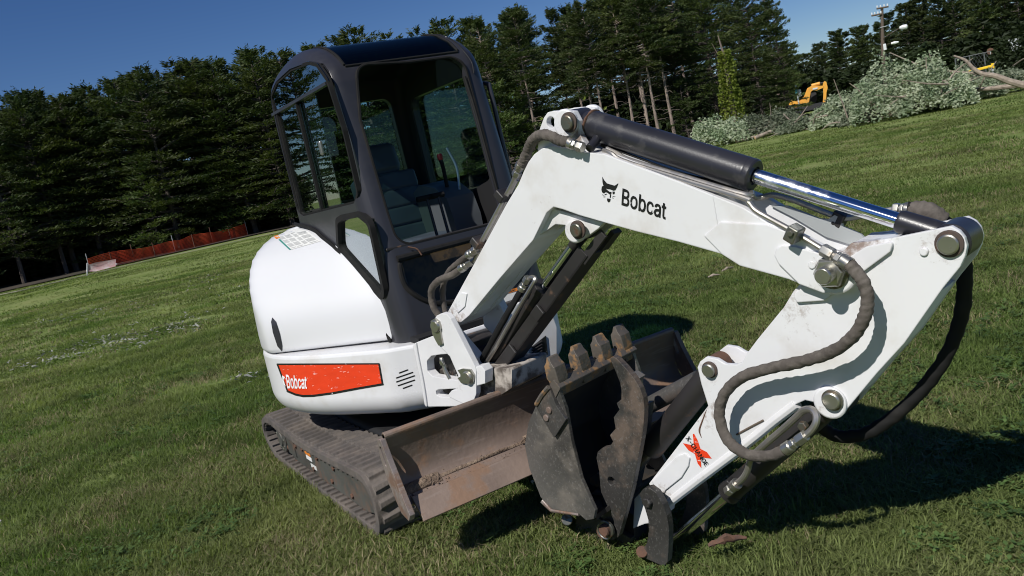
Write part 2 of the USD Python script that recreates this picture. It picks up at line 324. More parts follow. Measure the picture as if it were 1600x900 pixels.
def leafy(name, c1, c2, scale, trans=.35, vary=.35, rough=.6, tint=(1.25, 1.35, .6)):
    """foliage: tone by clump, by plant and by leaf, some light coming through"""
    N = {'pos': ('geometry', {}), 'oi': ('object_info', {}), 'n': ('noise_texture', {'scale': scale, 'detail': 3.}), 'mx': ('mix', {'color1': c1, 'color2': c2}), 'rp': ('map_range', {'from_min': .35, 'from_max': .65, 'to_min': 0., 'to_max': 1., 'clamp': True}),
         'v': ('map_range', {'from_min': 0., 'from_max': 1., 'to_min': 1-vary, 'to_max': 1+vary}), 'v2': ('map_range', {'from_min': 0., 'from_max': 1., 'to_min': 1-vary*.8, 'to_max': 1+vary*.8}), 'vm': ('math', {'math_type': 'multiply'}),
         'sc': ('vector_math', {'math_type': 'scale'}), 'tc': ('vector_math', {'math_type': 'multiply', 'vector2': tint}),
         'd': ('principled_bsdf', {'roughness': rough, 'specular_ior_level': .25}), 't': ('translucent_bsdf', {}), 'x': ('mix_closure', {'fac': trans})}
    L = [('pos.position', 'n.vector'), ('n.fac', 'rp.value'), ('rp.result', 'mx.fac'), ('oi.random', 'v.value'), ('pos.random_per_island', 'v2.value'), ('v.result', 'vm.value1'), ('v2.result', 'vm.value2'), ('mx.color', 'sc.vector1'), ('vm.value', 'sc.scale'),
         ('sc.vector', 'd.base_color'), ('sc.vector', 'tc.vector1'), ('tc.vector', 't.color'), ('d.BSDF', 'x.closure1'), ('t.BSDF', 'x.closure2')]
    LOOK[name] = usdkit.material(stage, '/World/Looks/'+name, N, L, surface='x.closure')
leafy('pine_needles', (.040, .068, .022), (.084, .108, .030), .5, .28)
leafy('young_needles', (.085, .140, .040), (.125, .170, .050), .4, .3)
leafy('ivy_leaves', (.23, .32, .045), (.30, .36, .06), 1.2, .35)
leafy('cut_leaves', (.26, .34, .20), (.55, .60, .44), 1.6, .3, vary=.5, tint=(1.1, 1.2, .8))
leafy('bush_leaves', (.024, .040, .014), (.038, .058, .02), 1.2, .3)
leafy('grass_blades', (.175, .270, .066), (.345, .385, .150), .55, .5, vary=.5, tint=(1.1, 1.25, .5))
leafy('dry_blades', (.30, .26, .14), (.40, .34, .20), 2., .25, vary=.35, tint=(1.1, 1.05, .8))
leafy('clover', (.085, .155, .042), (.12, .19, .055), 2., .3, vary=.3)
leafy('litter', (.30, .30, .25), (.55, .56, .50), 3., .15, vary=.35, tint=(1, 1, 1))
glass('glass_lower', (.70, .74, .72), refl=.35)
leafy('fence_net', (.88, .11, .05), (.92, .16, .06), 1., .35, vary=.1, tint=(1, .8, .7))

# lawn: greens that change over metres and over centimetres, straw-coloured thin patches
LOOK['lawn'] = usdkit.material(stage, '/World/Looks/lawn', {
    'pos': ('geometry', {}),
    'a': ('noise_texture', {'scale': .35, 'detail': 5., 'roughness': .6}), 'b': ('noise_texture', {'scale': 14., 'detail': 5., 'roughness': .7}), 'c': ('noise_texture', {'scale': 2.2, 'detail': 6., 'roughness': .65}),
    'ra': ('rgb_ramp', {'ramp': [(0, (.125, .178, .046)), (.42, (.160, .212, .060)), (.6, (.205, .245, .084)), (1, (.30, .29, .13))]}),
    'rb': ('rgb_ramp', {'ramp': [(0, (.35, .35, .35)), (.4, (.75, .75, .75)), (.65, (1.25, 1.25, 1.2)), (1, (1.6, 1.55, 1.4))]}),
    'rc': ('rgb_ramp', {'ramp': [(0, (0, 0, 0)), (.60, (0, 0, 0)), (.72, (.55, .55, .55)), (1, (.7, .7, .7))]}),
    'm1': ('vector_math', {'math_type': 'multiply'}), 'm2': ('mix', {'color2': (.17, .135, .075)}),
    'bu': ('bump', {'strength': 1., 'distance': .05}), 'p': ('principled_bsdf', {'roughness': .9, 'specular_ior_level': .15})},
    [('pos.position', 'a.vector'), ('pos.position', 'b.vector'), ('pos.position', 'c.vector'), ('a.fac', 'ra.fac'), ('b.fac', 'rb.fac'), ('c.fac', 'rc.fac'), ('ra.color', 'm1.vector1'), ('rb.color', 'm1.vector2'),
     ('m1.vector', 'm2.color1'), ('rc.color', 'm2.fac'), ('m2.color', 'p.base_color'), ('b.fac', 'bu.height'), ('bu.normal', 'p.normal')], surface='p.BSDF')
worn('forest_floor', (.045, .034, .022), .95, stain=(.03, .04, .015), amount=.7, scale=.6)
worn('bare_path', (.26, .24, .19), .95, stain=(.10, .11, .05), amount=.8, scale=1.5, lo=.5, hi=.6)
# ------------------------------------------------------------------ setting: lawn, path, forest floor
def sheet(name, pts, look, z, kind='structure'):
    p = Polygon([(q[0], q[1]) for q in pts]).buffer(0); m = flat(p); m.apply_translation([0, 0, z])
    if m.face_normals[:, 2].sum() < 0: m = trimesh.Trimesh(m.vertices, m.faces[:, ::-1], process=False)
    meta(part(name, m, look, '/World', smooth=False), kind=kind); return m
_g = np.concatenate([-np.geomspace(700, 30, 14), np.concatenate([np.linspace(-26, -4, 20), np.linspace(-3, 5, 54), np.linspace(6, 26, 18)]), np.geomspace(30, 700, 14)])
_X, _Y = np.meshgrid(_g, _g, indexing='ij'); _r = np.hypot(_X-1, _Y)
def ground_z(x, y):
    r = np.hypot(np.asarray(x)-1., y); q = np.stack([np.asarray(x)*.09, np.asarray(y)*.09, np.zeros_like(np.asarray(x, float))], -1)
    return (meshkit.noise(q, 5)-.5)*np.clip((r-6)/25, 0, 1)*.16-.085*np.exp(-((np.asarray(x)-2.0)**2+(np.asarray(y)+.12)**2)/.62**2)
_V = np.stack([_X, _Y, ground_z(_X, _Y)], -1).reshape(-1, 3); n = len(_g)
_F = np.array([[i*n+j, (i+1)*n+j, (i+1)*n+j+1, i*n+j+1] for i in range(n-1) for j in range(n-1)])
meta(part('lawn', (_V, _F), 'lawn', '/World', smooth=True), kind='structure')
def polar(x, dist, y=None):
    """ground point at a distance in the direction of one picture column (at the horizon) or of one picture point"""
    if y is None: y = 450-FPX*(.148+.202*(x-800)/FPX)/.968
    d = ray(x, y); h = math.hypot(d[0], d[1]); return np.array([EYE[0]+d[0]/h*dist, EYE[1]+d[1]/h*dist, 0.]), EYE[2]+d[2]/h*dist
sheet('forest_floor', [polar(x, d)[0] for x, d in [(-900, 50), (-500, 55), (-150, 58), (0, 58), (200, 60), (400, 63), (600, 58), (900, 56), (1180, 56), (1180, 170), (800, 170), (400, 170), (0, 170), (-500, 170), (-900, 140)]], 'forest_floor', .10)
_line = [on_z(x, y, 0) for x, y in ((-160, 492), (-60, 474), (30, 457), (130, 433), (250, 405), (330, 388), (400, 372), (470, 357))]
_pl = LineString([(p[0], p[1]) for p in _line]).buffer(.28)
m = trimesh.creation.extrude_polygon(Polygon(_pl.exterior), .02, engine='earcut'); m.apply_translation([0, 0, .075])
meta(part('dirt_path', m, 'bare_path', '/World', smooth=False), kind='structure')

# ------------------------------------------------------------------ grass
def blades(rng, n, rad, h0, h1, w, lean=.6, segs=2):
    V, F = [], []
    for k in range(n):
        r = rad*math.sqrt(rng.random()); a = rng.random()*6.283; p = np.array([r*math.cos(a), r*math.sin(a), -.004])
        h = rng.uniform(h0, h1); d = rng.random()*6.283; l = rng.uniform(.15, 1.0)*lean*h; t = np.array([math.cos(d), math.sin(d), 0]); s = np.array([-t[1], t[0], 0])*w*rng.uniform(.6, 1.3)*.5
        b = len(V); c1 = p+t*l*.3+EZ*h*.6; c2 = p+t*l+EZ*h*rng.uniform(.8, 1.0)
        V += [p-s, p+s, c1+s*.85, c1-s*.85, c2]; F += [[b, b+1, b+2], [b, b+2, b+3], [b+3, b+2, b+4]]
    return trimesh.Trimesh(np.array(V), np.array(F), process=False)
def clover_patch(rng, n, rad, size, hmin, hmax):
    V, F = [], []
    for k in range(n):
        r = rad*math.sqrt(rng.random()); a = rng.random()*6.283; p = np.array([r*math.cos(a), r*math.sin(a), rng.uniform(hmin, hmax)]); a0 = rng.random()*6.28; tl = rng.normal(0, .3, 2)
        for j in range(3):
            q = a0+j*2.094; d = np.array([math.cos(q), math.sin(q), 0]); s = np.array([-d[1], d[0], 0]); d = d+EZ*(tl[0]*d[0]+tl[1]*d[1]+.12); sz = size*rng.uniform(.7, 1.2); b = len(V)
            V += [p, p+d*sz*.7-s*sz*.5, p+d*sz*1.05, p+d*sz*.7+s*sz*.5]; F += [[b, b+1, b+2], [b, b+2, b+3]]
    return trimesh.Trimesh(np.array(V), np.array(F), process=False)
def flower_head(rng):
    V = trimesh.creation.icosphere(1, .009).vertices*np.array([1, 1, .8])*(1+.25*rng.random((42, 1)))+np.array([0, 0, .055])
    return cat([trimesh.Trimesh(V, trimesh.creation.icosphere(1, .009).faces, process=False), tube([[0, 0, 0], [.003, .002, .05]], .0012, 4, curve=False)])
rg = np.random.default_rng(11)
gi = UsdGeom.PointInstancer.Define(stage, '/World/grass'); meta(gi, 'short green lawn grass around the excavator', 'grass', kind='stuff')
protos = []
def proto(name, mesh, look):
    pr = part(name, mesh, look, '/World/grass', smooth=False); protos.append(pr.GetPath()); return len(protos)-1
near = [proto('tuft', blades(rg, 90, .13, .016, .046, .0046, 1.7), 'grass_blades') for k in range(5)]
tall = [proto('tall_tuft', blades(rg, 26, .07, .05, .11, .0045, .75), 'grass_blades') for k in range(2)]
dry = [proto('dry_tuft', blades(rg, 40, .13, .012, .045, .0036, 1.6), 'dry_blades') for k in range(2)]
clov = [proto('clover_leaves', clover_patch(rg, 16, .09, .016, .015, .045), 'clover') for k in range(2)]
flow = [proto('clover_flower', flower_head(rg), 'flower_white')]
mid = [proto('wide_tuft', blades(rg, 120, .36, .02, .05, .011, 1.6), 'grass_blades') for k in range(3)]
middry = [proto('wide_dry_tuft', blades(rg, 70, .36, .02, .05, .009, 1.4), 'dry_blades')]
far = [proto('broad_tuft', blades(rg, 110, .95, .025, .06, .026, 1.7), 'grass_blades') for k in range(3)]
P, I, S = [], [], []
az0 = math.atan2(FW[1], FW[0])
def scatter(r0, r1, rho, kinds, s0, s1, avoid=True, patch=0, thr=.47):
    n = int(rho*.5*1.42*(r1*r1-r0*r0)); a = az0+rg.uniform(-.71, .71, n); r = np.sqrt(rg.uniform(r0*r0, r1*r1, n))
    x, y = EYE[0]+r*np.cos(a), EYE[1]+r*np.sin(a)
    ok = ~((np.abs(x) < .85) & (np.abs(np.abs(y)-.62) < .17)) if avoid else np.ones(n, bool)
    if patch: ok &= meshkit.fbm(np.stack([x*1.1, y*1.1, np.full(n, patch)], -1), 3, int(patch)) > thr
    x, y = x[ok], y[ok]; z = ground_z(x, y)
    for i in range(len(x)):
        P.append((x[i], y[i], z[i])); I.append(kinds[int(rg.integers(len(kinds)))]); S.append(rg.uniform(s0, s1))
scatter(1.9, 5.2, 230, near, .75, 1.25); scatter(5.2, 8.5, 110, near, .9, 1.4); scatter(8.5, 13, 30, near, 1.2, 1.7)
scatter(1.9, 6, 46, tall, .5, 1.0, patch=3, thr=.52); scatter(6, 12, 12, tall, .6, 1.1, patch=3, thr=.52)
scatter(1.9, 6, 150, dry, .7, 1.3, patch=9, thr=.50); scatter(6, 12, 48, dry, .9, 1.5, patch=9, thr=.50); scatter(1.9, 8, 16, dry, .7, 1.2)
scatter(1.9, 5, 70, clov, .6, 1.15, patch=14, thr=.53); scatter(5, 10, 14, clov, .8, 1.2, patch=14, thr=.53); scatter(2.2, 8, .22, flow, .5, .8)
scatter(10, 17, 12, mid, .8, 1.25); scatter(17, 30, 5, mid, 1.0, 1.5); scatter(9, 30, 1.1, middry, .8, 1.5); scatter(26, 62, .75, far, .8, 1.4)
N = len(P); ang = rg.uniform(0, 2*np.pi, N)
gi.CreatePrototypesRel().SetTargets(protos)
gi.CreatePositionsAttr(Vt.Vec3fArray.FromNumpy(np.array(P, np.float32))); gi.CreateProtoIndicesAttr(Vt.IntArray.FromNumpy(np.array(I, np.int32)))
gi.CreateScalesAttr(Vt.Vec3fArray.FromNumpy(np.repeat(np.array(S, np.float32)[:, None], 3, 1)))
gi.CreateOrientationsAttr(Vt.QuathArray([Gf.Quath(float(math.cos(a/2)), 0., 0., float(math.sin(a/2))) for a in ang]))

# pale leaf litter dropped from the cut branches, in streaks on the lawn at the left, and a few bits elsewhere
def litter_patch(pts, size, rng):
    V, F = [], []
    for c in pts:
        for k in range(int(rng.integers(2, 8))):
            p = c+np.array([*rng.normal(0, .09, 2), 0]); a = rng.random()*6.28; d = np.array([math.cos(a), math.sin(a), rng.normal(0, .3)]); s = np.cross([0, 0, 1], d); s = s/np.linalg.norm(s)+EZ*rng.normal(0, .4); z = size*rng.uniform(.5, 1.3); b = len(V)
            o = p+EZ*rng.uniform(.03, .07); V += [o-d*z, o-s*z*.4+EZ*z*.2, o+d*z, o+s*z*.4+EZ*z*.2]; F += [[b, b+1, b+2], [b, b+2, b+3]]
    return trimesh.Trimesh(np.array(V), np.array(F), process=False)
pts = []
for (xa, ya, xb, yb, n, sx, sy) in ((30, 572, 232, 523, 55, 20, 6), (190, 545, 225, 537, 14, 16, 6), (50, 508, 215, 478, 46, 20, 5), (240, 520, 300, 505, 14, 10, 5), (310, 443, 345, 432, 16, 9, 3), (250, 520, 370, 455, 26, 30, 16), (20, 640, 90, 610, 0, 10, 10), (365, 602, 405, 590, 7, 8, 4), (350, 410, 395, 405, 12, 18, 6)):
    for k in range(n):
        t = rg.random(); pts.append(on_z(xa+(xb-xa)*t+rg.normal(0, sx), ya+(yb-ya)*t+rg.normal(0, sy), 0))
meta(part('leaf_litter', litter_patch(pts, .034, rg), 'litter', '/World', smooth=False), 'pale dry leaf litter scattered in streaks on the lawn', 'leaf litter', kind='stuff')
def chip(name, label, a, b, w, look):
    A, B = on_z(*a, 0), on_z(*b, 0); d = B-A; L = np.linalg.norm(d); P_ = [A+EZ*.02, A+d*.4+EZ*.035+np.array([.006, .004, 0]), B+EZ*.025]
    o = thing(name, label, name.replace('_', ' '), loc=A); m = tube([p-A for p in P_], [w*.5, w, w*.35], 7, 14, wob=.5, seed=3); part('splinter', m, look, o)
chip('bark_strip', 'reddish bark strip lying in the shadow right of the bucket', (1108, 860), (1168, 850), .016, 'rust')
chip('wood_chip', 'pale wood chip on the grass below the boom', (1105, 437), (1126, 433), .012, 'bare_wood')
chip('wood_chip', 'longer pale wood chip on the grass below the boom, nearer the arm', (1128, 427), (1147, 421), .013, 'bare_wood')

# ------------------------------------------------------------------ trees
def pine(seed, h, bare, rad, boughs, spray, size=.46, stubs=10):
    """trunk with limbs, and a crown of needle sprays carried on flat drooping boughs"""
    g = np.random.default_rng(seed); bend = g.normal(0, .012*h, 2)
    ax = lambda z: np.stack([bend[0]*np.sin(z/h*3.), bend[1]*np.sin(z/h*2.3), z], -1)
    zz = np.linspace(-.2, h*.97, 9); trunk = [tube(ax(zz), np.linspace(.021*h*.62, .02, 9), 8, curve=False)]
    V, F = [], []; nb = 0
    t = np.sort(g.random(boughs))**.9; az = np.arange(boughs)*2.4+g.normal(0, .5, boughs)
    for i in range(boughs):
        z = h*bare+(h*.985-h*bare)*t[i]
        L = rad*((1-t[i])**.46*.92+.10)*g.uniform(.5, 1.2)*(1 if t[i] > .12 else .55+3.5*t[i])
        d = np.array([math.cos(az[i]), math.sin(az[i]), 0]); s = np.array([-d[1], d[0], 0]); tilt = -.10+.75*t[i]**1.5+g.normal(0, .09); o = ax(np.array(z))
        e = o+d*L+EZ*L*(tilt-.10)
        if L > .35*rad or g.random() < .3: trunk.append(tube([o, o+d*L*.5+EZ*L*(tilt*.5+.01), e], [.028*L+.015, .012*L+.008, .008], 4, curve=False, caps=False))
        k = int(spray*(.25+L/rad)); u = .22+.78*g.random(k)**.75
        c = o+np.outer(u*L, d)+np.outer(g.normal(0, .15, k)*L*(.35+.9*np.sin(u*2.6)), s)+np.outer(L*(u*tilt-.10*u*u)+g.normal(0, .06+.09*t[i], k)+.05, EZ)
        dr = d*.7+np.outer(g.normal(0, .65, k), s)+np.outer(g.uniform(.0, .75, k), EZ); dr /= np.linalg.norm(dr, axis=1)[:, None]
        sd = np.cross(dr, g.normal(0, 1, (k, 3))); sd /= np.linalg.norm(sd, axis=1)[:, None]; ln = (size*g.uniform(.55, 1.3, k))[:, None]; wd = ln*.145
        q = np.stack([c-dr*ln*.3, c-sd*wd+dr*ln*.15, c+dr*ln*.75, c+sd*wd+dr*ln*.15], 1).reshape(-1, 3); b = nb+np.arange(k)*4; nb += 4*k
        V.append(q); F.append(np.stack([b, b+1, b+2, b, b+2, b+3], 1).reshape(-1, 3))
    for k in range(stubs):
        z = h*g.uniform(.12, max(.2, bare+.12)); a = g.random()*6.28; L = g.uniform(.5, 1.8); o = ax(np.array(z)); d = np.array([math.cos(a), math.sin(a), g.uniform(-.2, .25)])
        trunk.append(tube([o, o+d*L*.6, o+d*L+EZ*g.normal(0, .12)], [.03, .02, .008], 4, curve=False, caps=False))
    return cat(trunk), trimesh.Trimesh(np.vstack(V), np.vstack(F), process=False)
stage.CreateClassPrim('/World/tree_kinds')
KIND = {}
def kind_of_tree(name, seed, h, bare, rad, boughs, spray, look='pine_needles', size=.33, stubs=10):
    x = UsdGeom.Xform.Define(stage, '/World/tree_kinds/'+name); tr, cr = pine(seed, h, bare, rad, boughs, spray, size, stubs)
    part('trunk', tr, 'bark' if name.startswith('bare') else 'dark_bark', x.GetPrim()); part('crown', cr, look, x.GetPrim(), smooth=False); KIND[name] = (x.GetPath(), h)
for k in range(4): kind_of_tree(f'full_pine_{"abcd"[k]}', 20+k, 16., (.05, .10, .07, .14)[k], (3.6, 4.0, 3.3, 4.2)[k], 112, 160)
for k in range(3): kind_of_tree(f'bare_pine_{"abc"[k]}', 40+k, 17., (.48, .55, .42)[k], (3.1, 3.4, 3.0)[k], 80, 170, stubs=22)
kind_of_tree('young_pine', 60, 8., .12, 2.6, 66, 90, 'young_needles', .32, 4)
for k in range(2): kind_of_tree(f'far_pine_{"ab"[k]}', 70+k, 13., .06, 3.2, 80, 70, size=.55, stubs=2)
def plant_tree(kind, label, group, xt, yt, dist, name='pine_tree', rot=None, fat=1.):
    loc, ztop = polar(xt, dist, yt); path, h = KIND[kind]; s = max(.25, ztop/h)
    x = UsdGeom.Xform.Define(stage, numbered('/World', name)); x.GetPrim().GetReferences().AddInternalReference(path)
    x.AddTranslateOp().Set(Gf.Vec3d(*map(float, loc))); x.AddRotateZOp().Set(float(rg.uniform(0, 360) if rot is None else rot)); x.AddScaleOp().Set(Gf.Vec3f(s*fat, s*fat, s))
    x.GetPrim().SetInstanceable(True); meta(x, label, 'tree', group)
TX = [-900, -500, -200, 0, 60, 100, 150, 190, 240, 300, 345, 390, 440, 480, 520, 570, 650, 690, 720, 765, 800, 830, 870, 900, 950, 1000, 1100, 1180, 1212, 1245]
TY = [250, 200, 170, 148, 140, 150, 133, 124, 104, 94, 97, 80, 84, 66, 50, 52, 46, 34, 18, 42, 14, 8, 10, 6, -10, -30, -35, -22, 0, 30]
full = ['full_pine_a', 'full_pine_b', 'full_pine_c', 'full_pine_d']
ORD = 'first second third fourth fifth sixth seventh eighth ninth tenth eleventh twelfth'.split()
def forest(x0, x1, step, dist, drop, kinds, label, group, jit=9, fat=1., ordinal=False):
    x = x0; c_ = 0
    while x < x1:
        xx = x+rg.uniform(-.3, .3)*step; d = dist+rg.uniform(-2, 2); c_ += 1; plant_tree(kinds[int(rg.integers(len(kinds)))], (ORD[c_-1]+' from the left: '+label) if ordinal else label, group, xx, np.interp(xx, TX, TY)+drop+rg.uniform(-.3, 1)*jit, d, fat=fat); x += step*rg.uniform(.8, 1.25)
LBL = 'dark green pine in the dense forest edge left of the cab'
forest(-640, 30, 85, 66, 0, full, 'dark pine of the forest edge at the far left, in deep shade', 'pines of the forest edge at the far left')
forest(30, 410, 48, 67, 0, full, LBL, 'pines of the forest edge left of the cab', ordinal=True, fat=1.25); forest(-300, 420, 46, 73, 1, full, 'dark pine standing in the second row of the forest left of the cab', 'second row of pines left of the cab', 12, fat=1.25)
forest(-300, 430, 52, 83, 3, full, 'dark pine deep inside the forest left of the cab', 'inner pines left of the cab', 12); forest(-200, 430, 50, 95, 8, full, 'dark pine deep inside the forest left of the cab', 'inner pines left of the cab', 10)
forest(425, 800, 50, 66, 0, full, 'green pine of the forest edge behind the cab', 'pines of the forest edge behind the cab', ordinal=True, fat=1.2); forest(425, 1190, 54, 84, 6, full, 'dark pine deep inside the forest behind the cab and boom', 'inner pines behind the cab and boom', 14)
forest(425, 1200, 60, 96, 10, full, 'dark pine deep inside the forest behind the cab and boom', 'inner pines behind the cab and boom', 14)
forest(800, 1190, 62, 74, 3, ['bare_pine_a', 'bare_pine_b', 'bare_pine_c'], 'tall bare-trunked pine in the second row behind the boom', 'second row of tall pines behind the boom', 10, ordinal=True)
for i, (x, y, lab) in enumerate(((742, 34, 'tall pine with a bare pale trunk just right of the cab roof'), (800, 14, 'tall pine with dense rounded top right of the cab'), (893, 6, 'left one of two slender pines with close bare trunks above the boom pivot'), (905, 4, 'right one of two slender pines with close bare trunks above the boom pivot'),
        (950, -12, 'tall pine leaning over the middle of the boom cylinder'), (972, -24, 'left one of the pair of pale bare trunks above the boom cylinder'), (988, -28, 'right one of the pair of pale bare trunks above the boom cylinder'), (1012, -34, 'tall pine with a thick brown trunk right of the pale pair'))):
    plant_tree('bare_pine_'+'abcabcab'[i], lab, None, x, y, 59+.6*(i % 3), fat=.92)
for x, y, lab in ((1085, -36, 'big full pine left of the ivy-covered trunk'), (1160, -16, 'big full pine whose long boughs reach into the sky gap'), (1206, 14, 'pine with layered boughs at the right end of the forest block'), (1040, 40, 'lower pine filling the gap behind the arm cylinder')):
    plant_tree('full_pine_'+'bdac'[int(x) % 4], lab, None, x, y, 62, rot=40)
for x, y, d, lab in ((338, 205, 67.5, 'young pale green pine standing at the right end of the orange fence'), (216, 255, 65.5, 'low leafy pine hanging over the middle of the orange fence'), (775, 135, 58, 'small bright pine right of the cab door post'), (815, 160, 60, 'low green pine behind the boom elbow'), (1062, 128, 60, 'small pine with drooping boughs behind the arm cylinder'), (960, 172, 62, 'small dim pine among the bare trunks'), (1192, 98, 68, 'broad low pine left of the yellow digger'), (1222, 95, 86, 'broad dim pine just behind the yellow digger')):
    plant_tree('young_pine', lab, None, x, y, d, 'young_pine')
TXR = [1225, 1262, 1280, 1305, 1335, 1365, 1400, 1425, 1460, 1520, 1600, 1800]; TYR = [70, 78, 62, 46, 44, 34, 6, 0, -14, -30, -40, -60]
for dist, step, drop in ((112, 30, 0), (122, 30, 4), (134, 34, 3)):
    x = 1222
    while x < 1790:
        xx = x+rg.uniform(-8, 8); plant_tree(('far_pine_a', 'far_pine_b')[int(rg.integers(2))], 'distant dark pine in the line behind the brush pile', 'distant pines behind the brush pile', xx, np.interp(xx, TXR, TYR)+drop+rg.uniform(-3, 12), dist+rg.uniform(-3, 3), fat=1.12); x += step*rg.uniform(.8, 1.2)
# the forest goes on round the field to the left; the cab windows mirror it
for k, a in enumerate(np.linspace(math.radians(214), math.radians(318), 40)):
    d = 84+6*math.sin(k*1.7)+(9 if k % 2 else 0); path, h = KIND[full[k % 4]]; x = UsdGeom.Xform.Define(stage, numbered('/World', 'pine_tree')); x.GetPrim().GetReferences().AddInternalReference(path); s = rg.uniform(.95, 1.15)
    x.AddTranslateOp().Set(Gf.Vec3d(EYE[0]+d*math.cos(a), EYE[1]+d*math.sin(a), 0)); x.AddRotateZOp().Set(float(rg.uniform(0, 360))); x.AddScaleOp().Set(Gf.Vec3f(s*1.1, s*1.1, s)); x.GetPrim().SetInstanceable(True); meta(x, 'pine at the side of the field, mirrored in the cab side windows', 'tree', 'pines mirrored in the cab side windows')
# shrubs and low boughs that close the forest floor behind the edge trees
def leaf_cloud_(rng, c, size):
    return leaf_cloud(rng, c, size)
# ivy-clad trunk
def leaf_cloud(rng, centres, size, up=.3, flatness=1.):
    k = len(centres); d = rng.normal(0, 1, (k, 3)); d[:, 2] = d[:, 2]*.6; d /= np.linalg.norm(d, axis=1)[:, None]; n = rng.normal(0, 1, (k, 3))+np.array([0, 0, up*2]); s = np.cross(d, n); s /= np.linalg.norm(s, axis=1)[:, None]+1e-9
    z = (size*rng.uniform(.6, 1.35, k))[:, None]; fold = np.cross(s, d)*z*.18
    V = np.stack([centres-d*z*.55, centres-s*z*.36+fold, centres+d*z*.6, centres+s*z*.36+fold], 1).reshape(-1, 3); b = np.arange(k)*4
    return trimesh.Trimesh(V, np.stack([b, b+1, b+2, b, b+2, b+3], 1).reshape(-1, 3), process=False)
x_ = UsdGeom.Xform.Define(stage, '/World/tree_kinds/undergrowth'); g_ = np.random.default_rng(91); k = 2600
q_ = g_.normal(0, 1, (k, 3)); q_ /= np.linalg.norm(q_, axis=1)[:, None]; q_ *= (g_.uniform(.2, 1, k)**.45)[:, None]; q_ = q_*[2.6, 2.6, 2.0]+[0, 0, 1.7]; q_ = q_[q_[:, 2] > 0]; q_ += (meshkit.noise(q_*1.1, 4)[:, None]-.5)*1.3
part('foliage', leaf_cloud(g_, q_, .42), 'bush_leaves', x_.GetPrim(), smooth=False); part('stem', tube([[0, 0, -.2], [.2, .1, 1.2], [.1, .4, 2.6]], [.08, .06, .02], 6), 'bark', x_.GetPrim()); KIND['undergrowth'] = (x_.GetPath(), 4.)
for k, a in enumerate(np.linspace(math.radians(212), math.radians(320), 34)):
    d = 88+5*math.sin(k*2.1); o = UsdGeom.Xform.Define(stage, numbered('/World', 'shrub')); o.GetPrim().GetReferences().AddInternalReference('/World/tree_kinds/undergrowth'); o.AddTranslateOp().Set(Gf.Vec3d(EYE[0]+d*math.cos(a), EYE[1]+d*math.sin(a), 0)); o.AddRotateZOp().Set(float(k*47 % 360)); o.AddScaleOp().Set(Gf.Vec3f(1.6, 1.6, 1.5)); o.GetPrim().SetInstanceable(True); meta(o, 'dark shrub at the side of the field, mirrored in the cab side windows', 'shrub', 'shrubs mirrored in the cab side windows')
def undergrowth(x0, x1, step, dist, s0, s1, label, group):
    x = x0
    while x < x1:
        loc, _ = polar(x+rg.uniform(-.3, .3)*step, dist+rg.uniform(-2, 2)); s = rg.uniform(s0, s1); o = UsdGeom.Xform.Define(stage, numbered('/World', 'shrub')); o.GetPrim().GetReferences().AddInternalReference('/World/tree_kinds/undergrowth')
        o.AddTranslateOp().Set(Gf.Vec3d(*map(float, loc))); o.AddRotateZOp().Set(float(rg.uniform(0, 360))); o.AddScaleOp().Set(Gf.Vec3f(s*1.2, s*1.2, s)); o.GetPrim().SetInstanceable(True); meta(o, label, 'shrub', group); x += step
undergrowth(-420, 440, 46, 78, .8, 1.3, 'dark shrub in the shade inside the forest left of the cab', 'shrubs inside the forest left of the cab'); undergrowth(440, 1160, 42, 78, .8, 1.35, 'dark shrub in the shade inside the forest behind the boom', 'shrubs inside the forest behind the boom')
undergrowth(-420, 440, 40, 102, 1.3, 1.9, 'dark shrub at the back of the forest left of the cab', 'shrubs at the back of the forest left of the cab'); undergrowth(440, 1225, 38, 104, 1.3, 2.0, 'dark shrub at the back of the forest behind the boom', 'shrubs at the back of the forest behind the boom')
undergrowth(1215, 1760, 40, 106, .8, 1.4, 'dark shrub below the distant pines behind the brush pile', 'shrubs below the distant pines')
base, _ = polar(1147, 57, 182); _, ztop = polar(1137, 57, 88)
o = thing('ivy_tree', 'dead trunk wrapped in bright yellow-green ivy at the left end of the brush pile', 'tree', loc=base)
part('trunk', tube([[0, 0, -.2], [.1, -.1, 3], [-.1, .1, 5], [-.25, 0, 6.6]], [.20, .16, .10, .03], 9), 'bark', o)
part('bare_limb', tube([[0, .1, 4.4], [-.3, -.2, 5.4], [-.4, -.5, 6.2]], [.05, .03, .012], 6), 'bark', o)
k = 3200; zz = rg.uniform(0, ztop+.4, k)**1.; th = rg.uniform(0, 6.283, k); rr = (.95-.55*(zz/(ztop+.4))**1.6)*(.65+.45*meshkit.noise(np.stack([np.cos(th)*2, np.sin(th)*2, zz*1.1], -1), 3)*1.3)*np.sqrt(rg.uniform(.25, 1, k))
part('ivy', leaf_cloud(rg, np.stack([rr*np.cos(th), rr*np.sin(th), zz], -1), .17), 'ivy_leaves', o, smooth=False, kind='stuff')
base, _ = polar(905, 57, 190); o = thing('shrub', 'bright green leafy shrub at the foot of the bare trunks', 'shrub', loc=base)
part('foliage', leaf_cloud(rg, rg.normal(0, 1, (900, 3))*[.7, .9, .8]+[0, 0, 1.9], .22), 'ivy_leaves', o, smooth=False); part('stem', tube([[0, 0, 0], [.1, 0, 1.], [0, .1, 2.]], [.05, .04, .02], 6), 'bark', o)

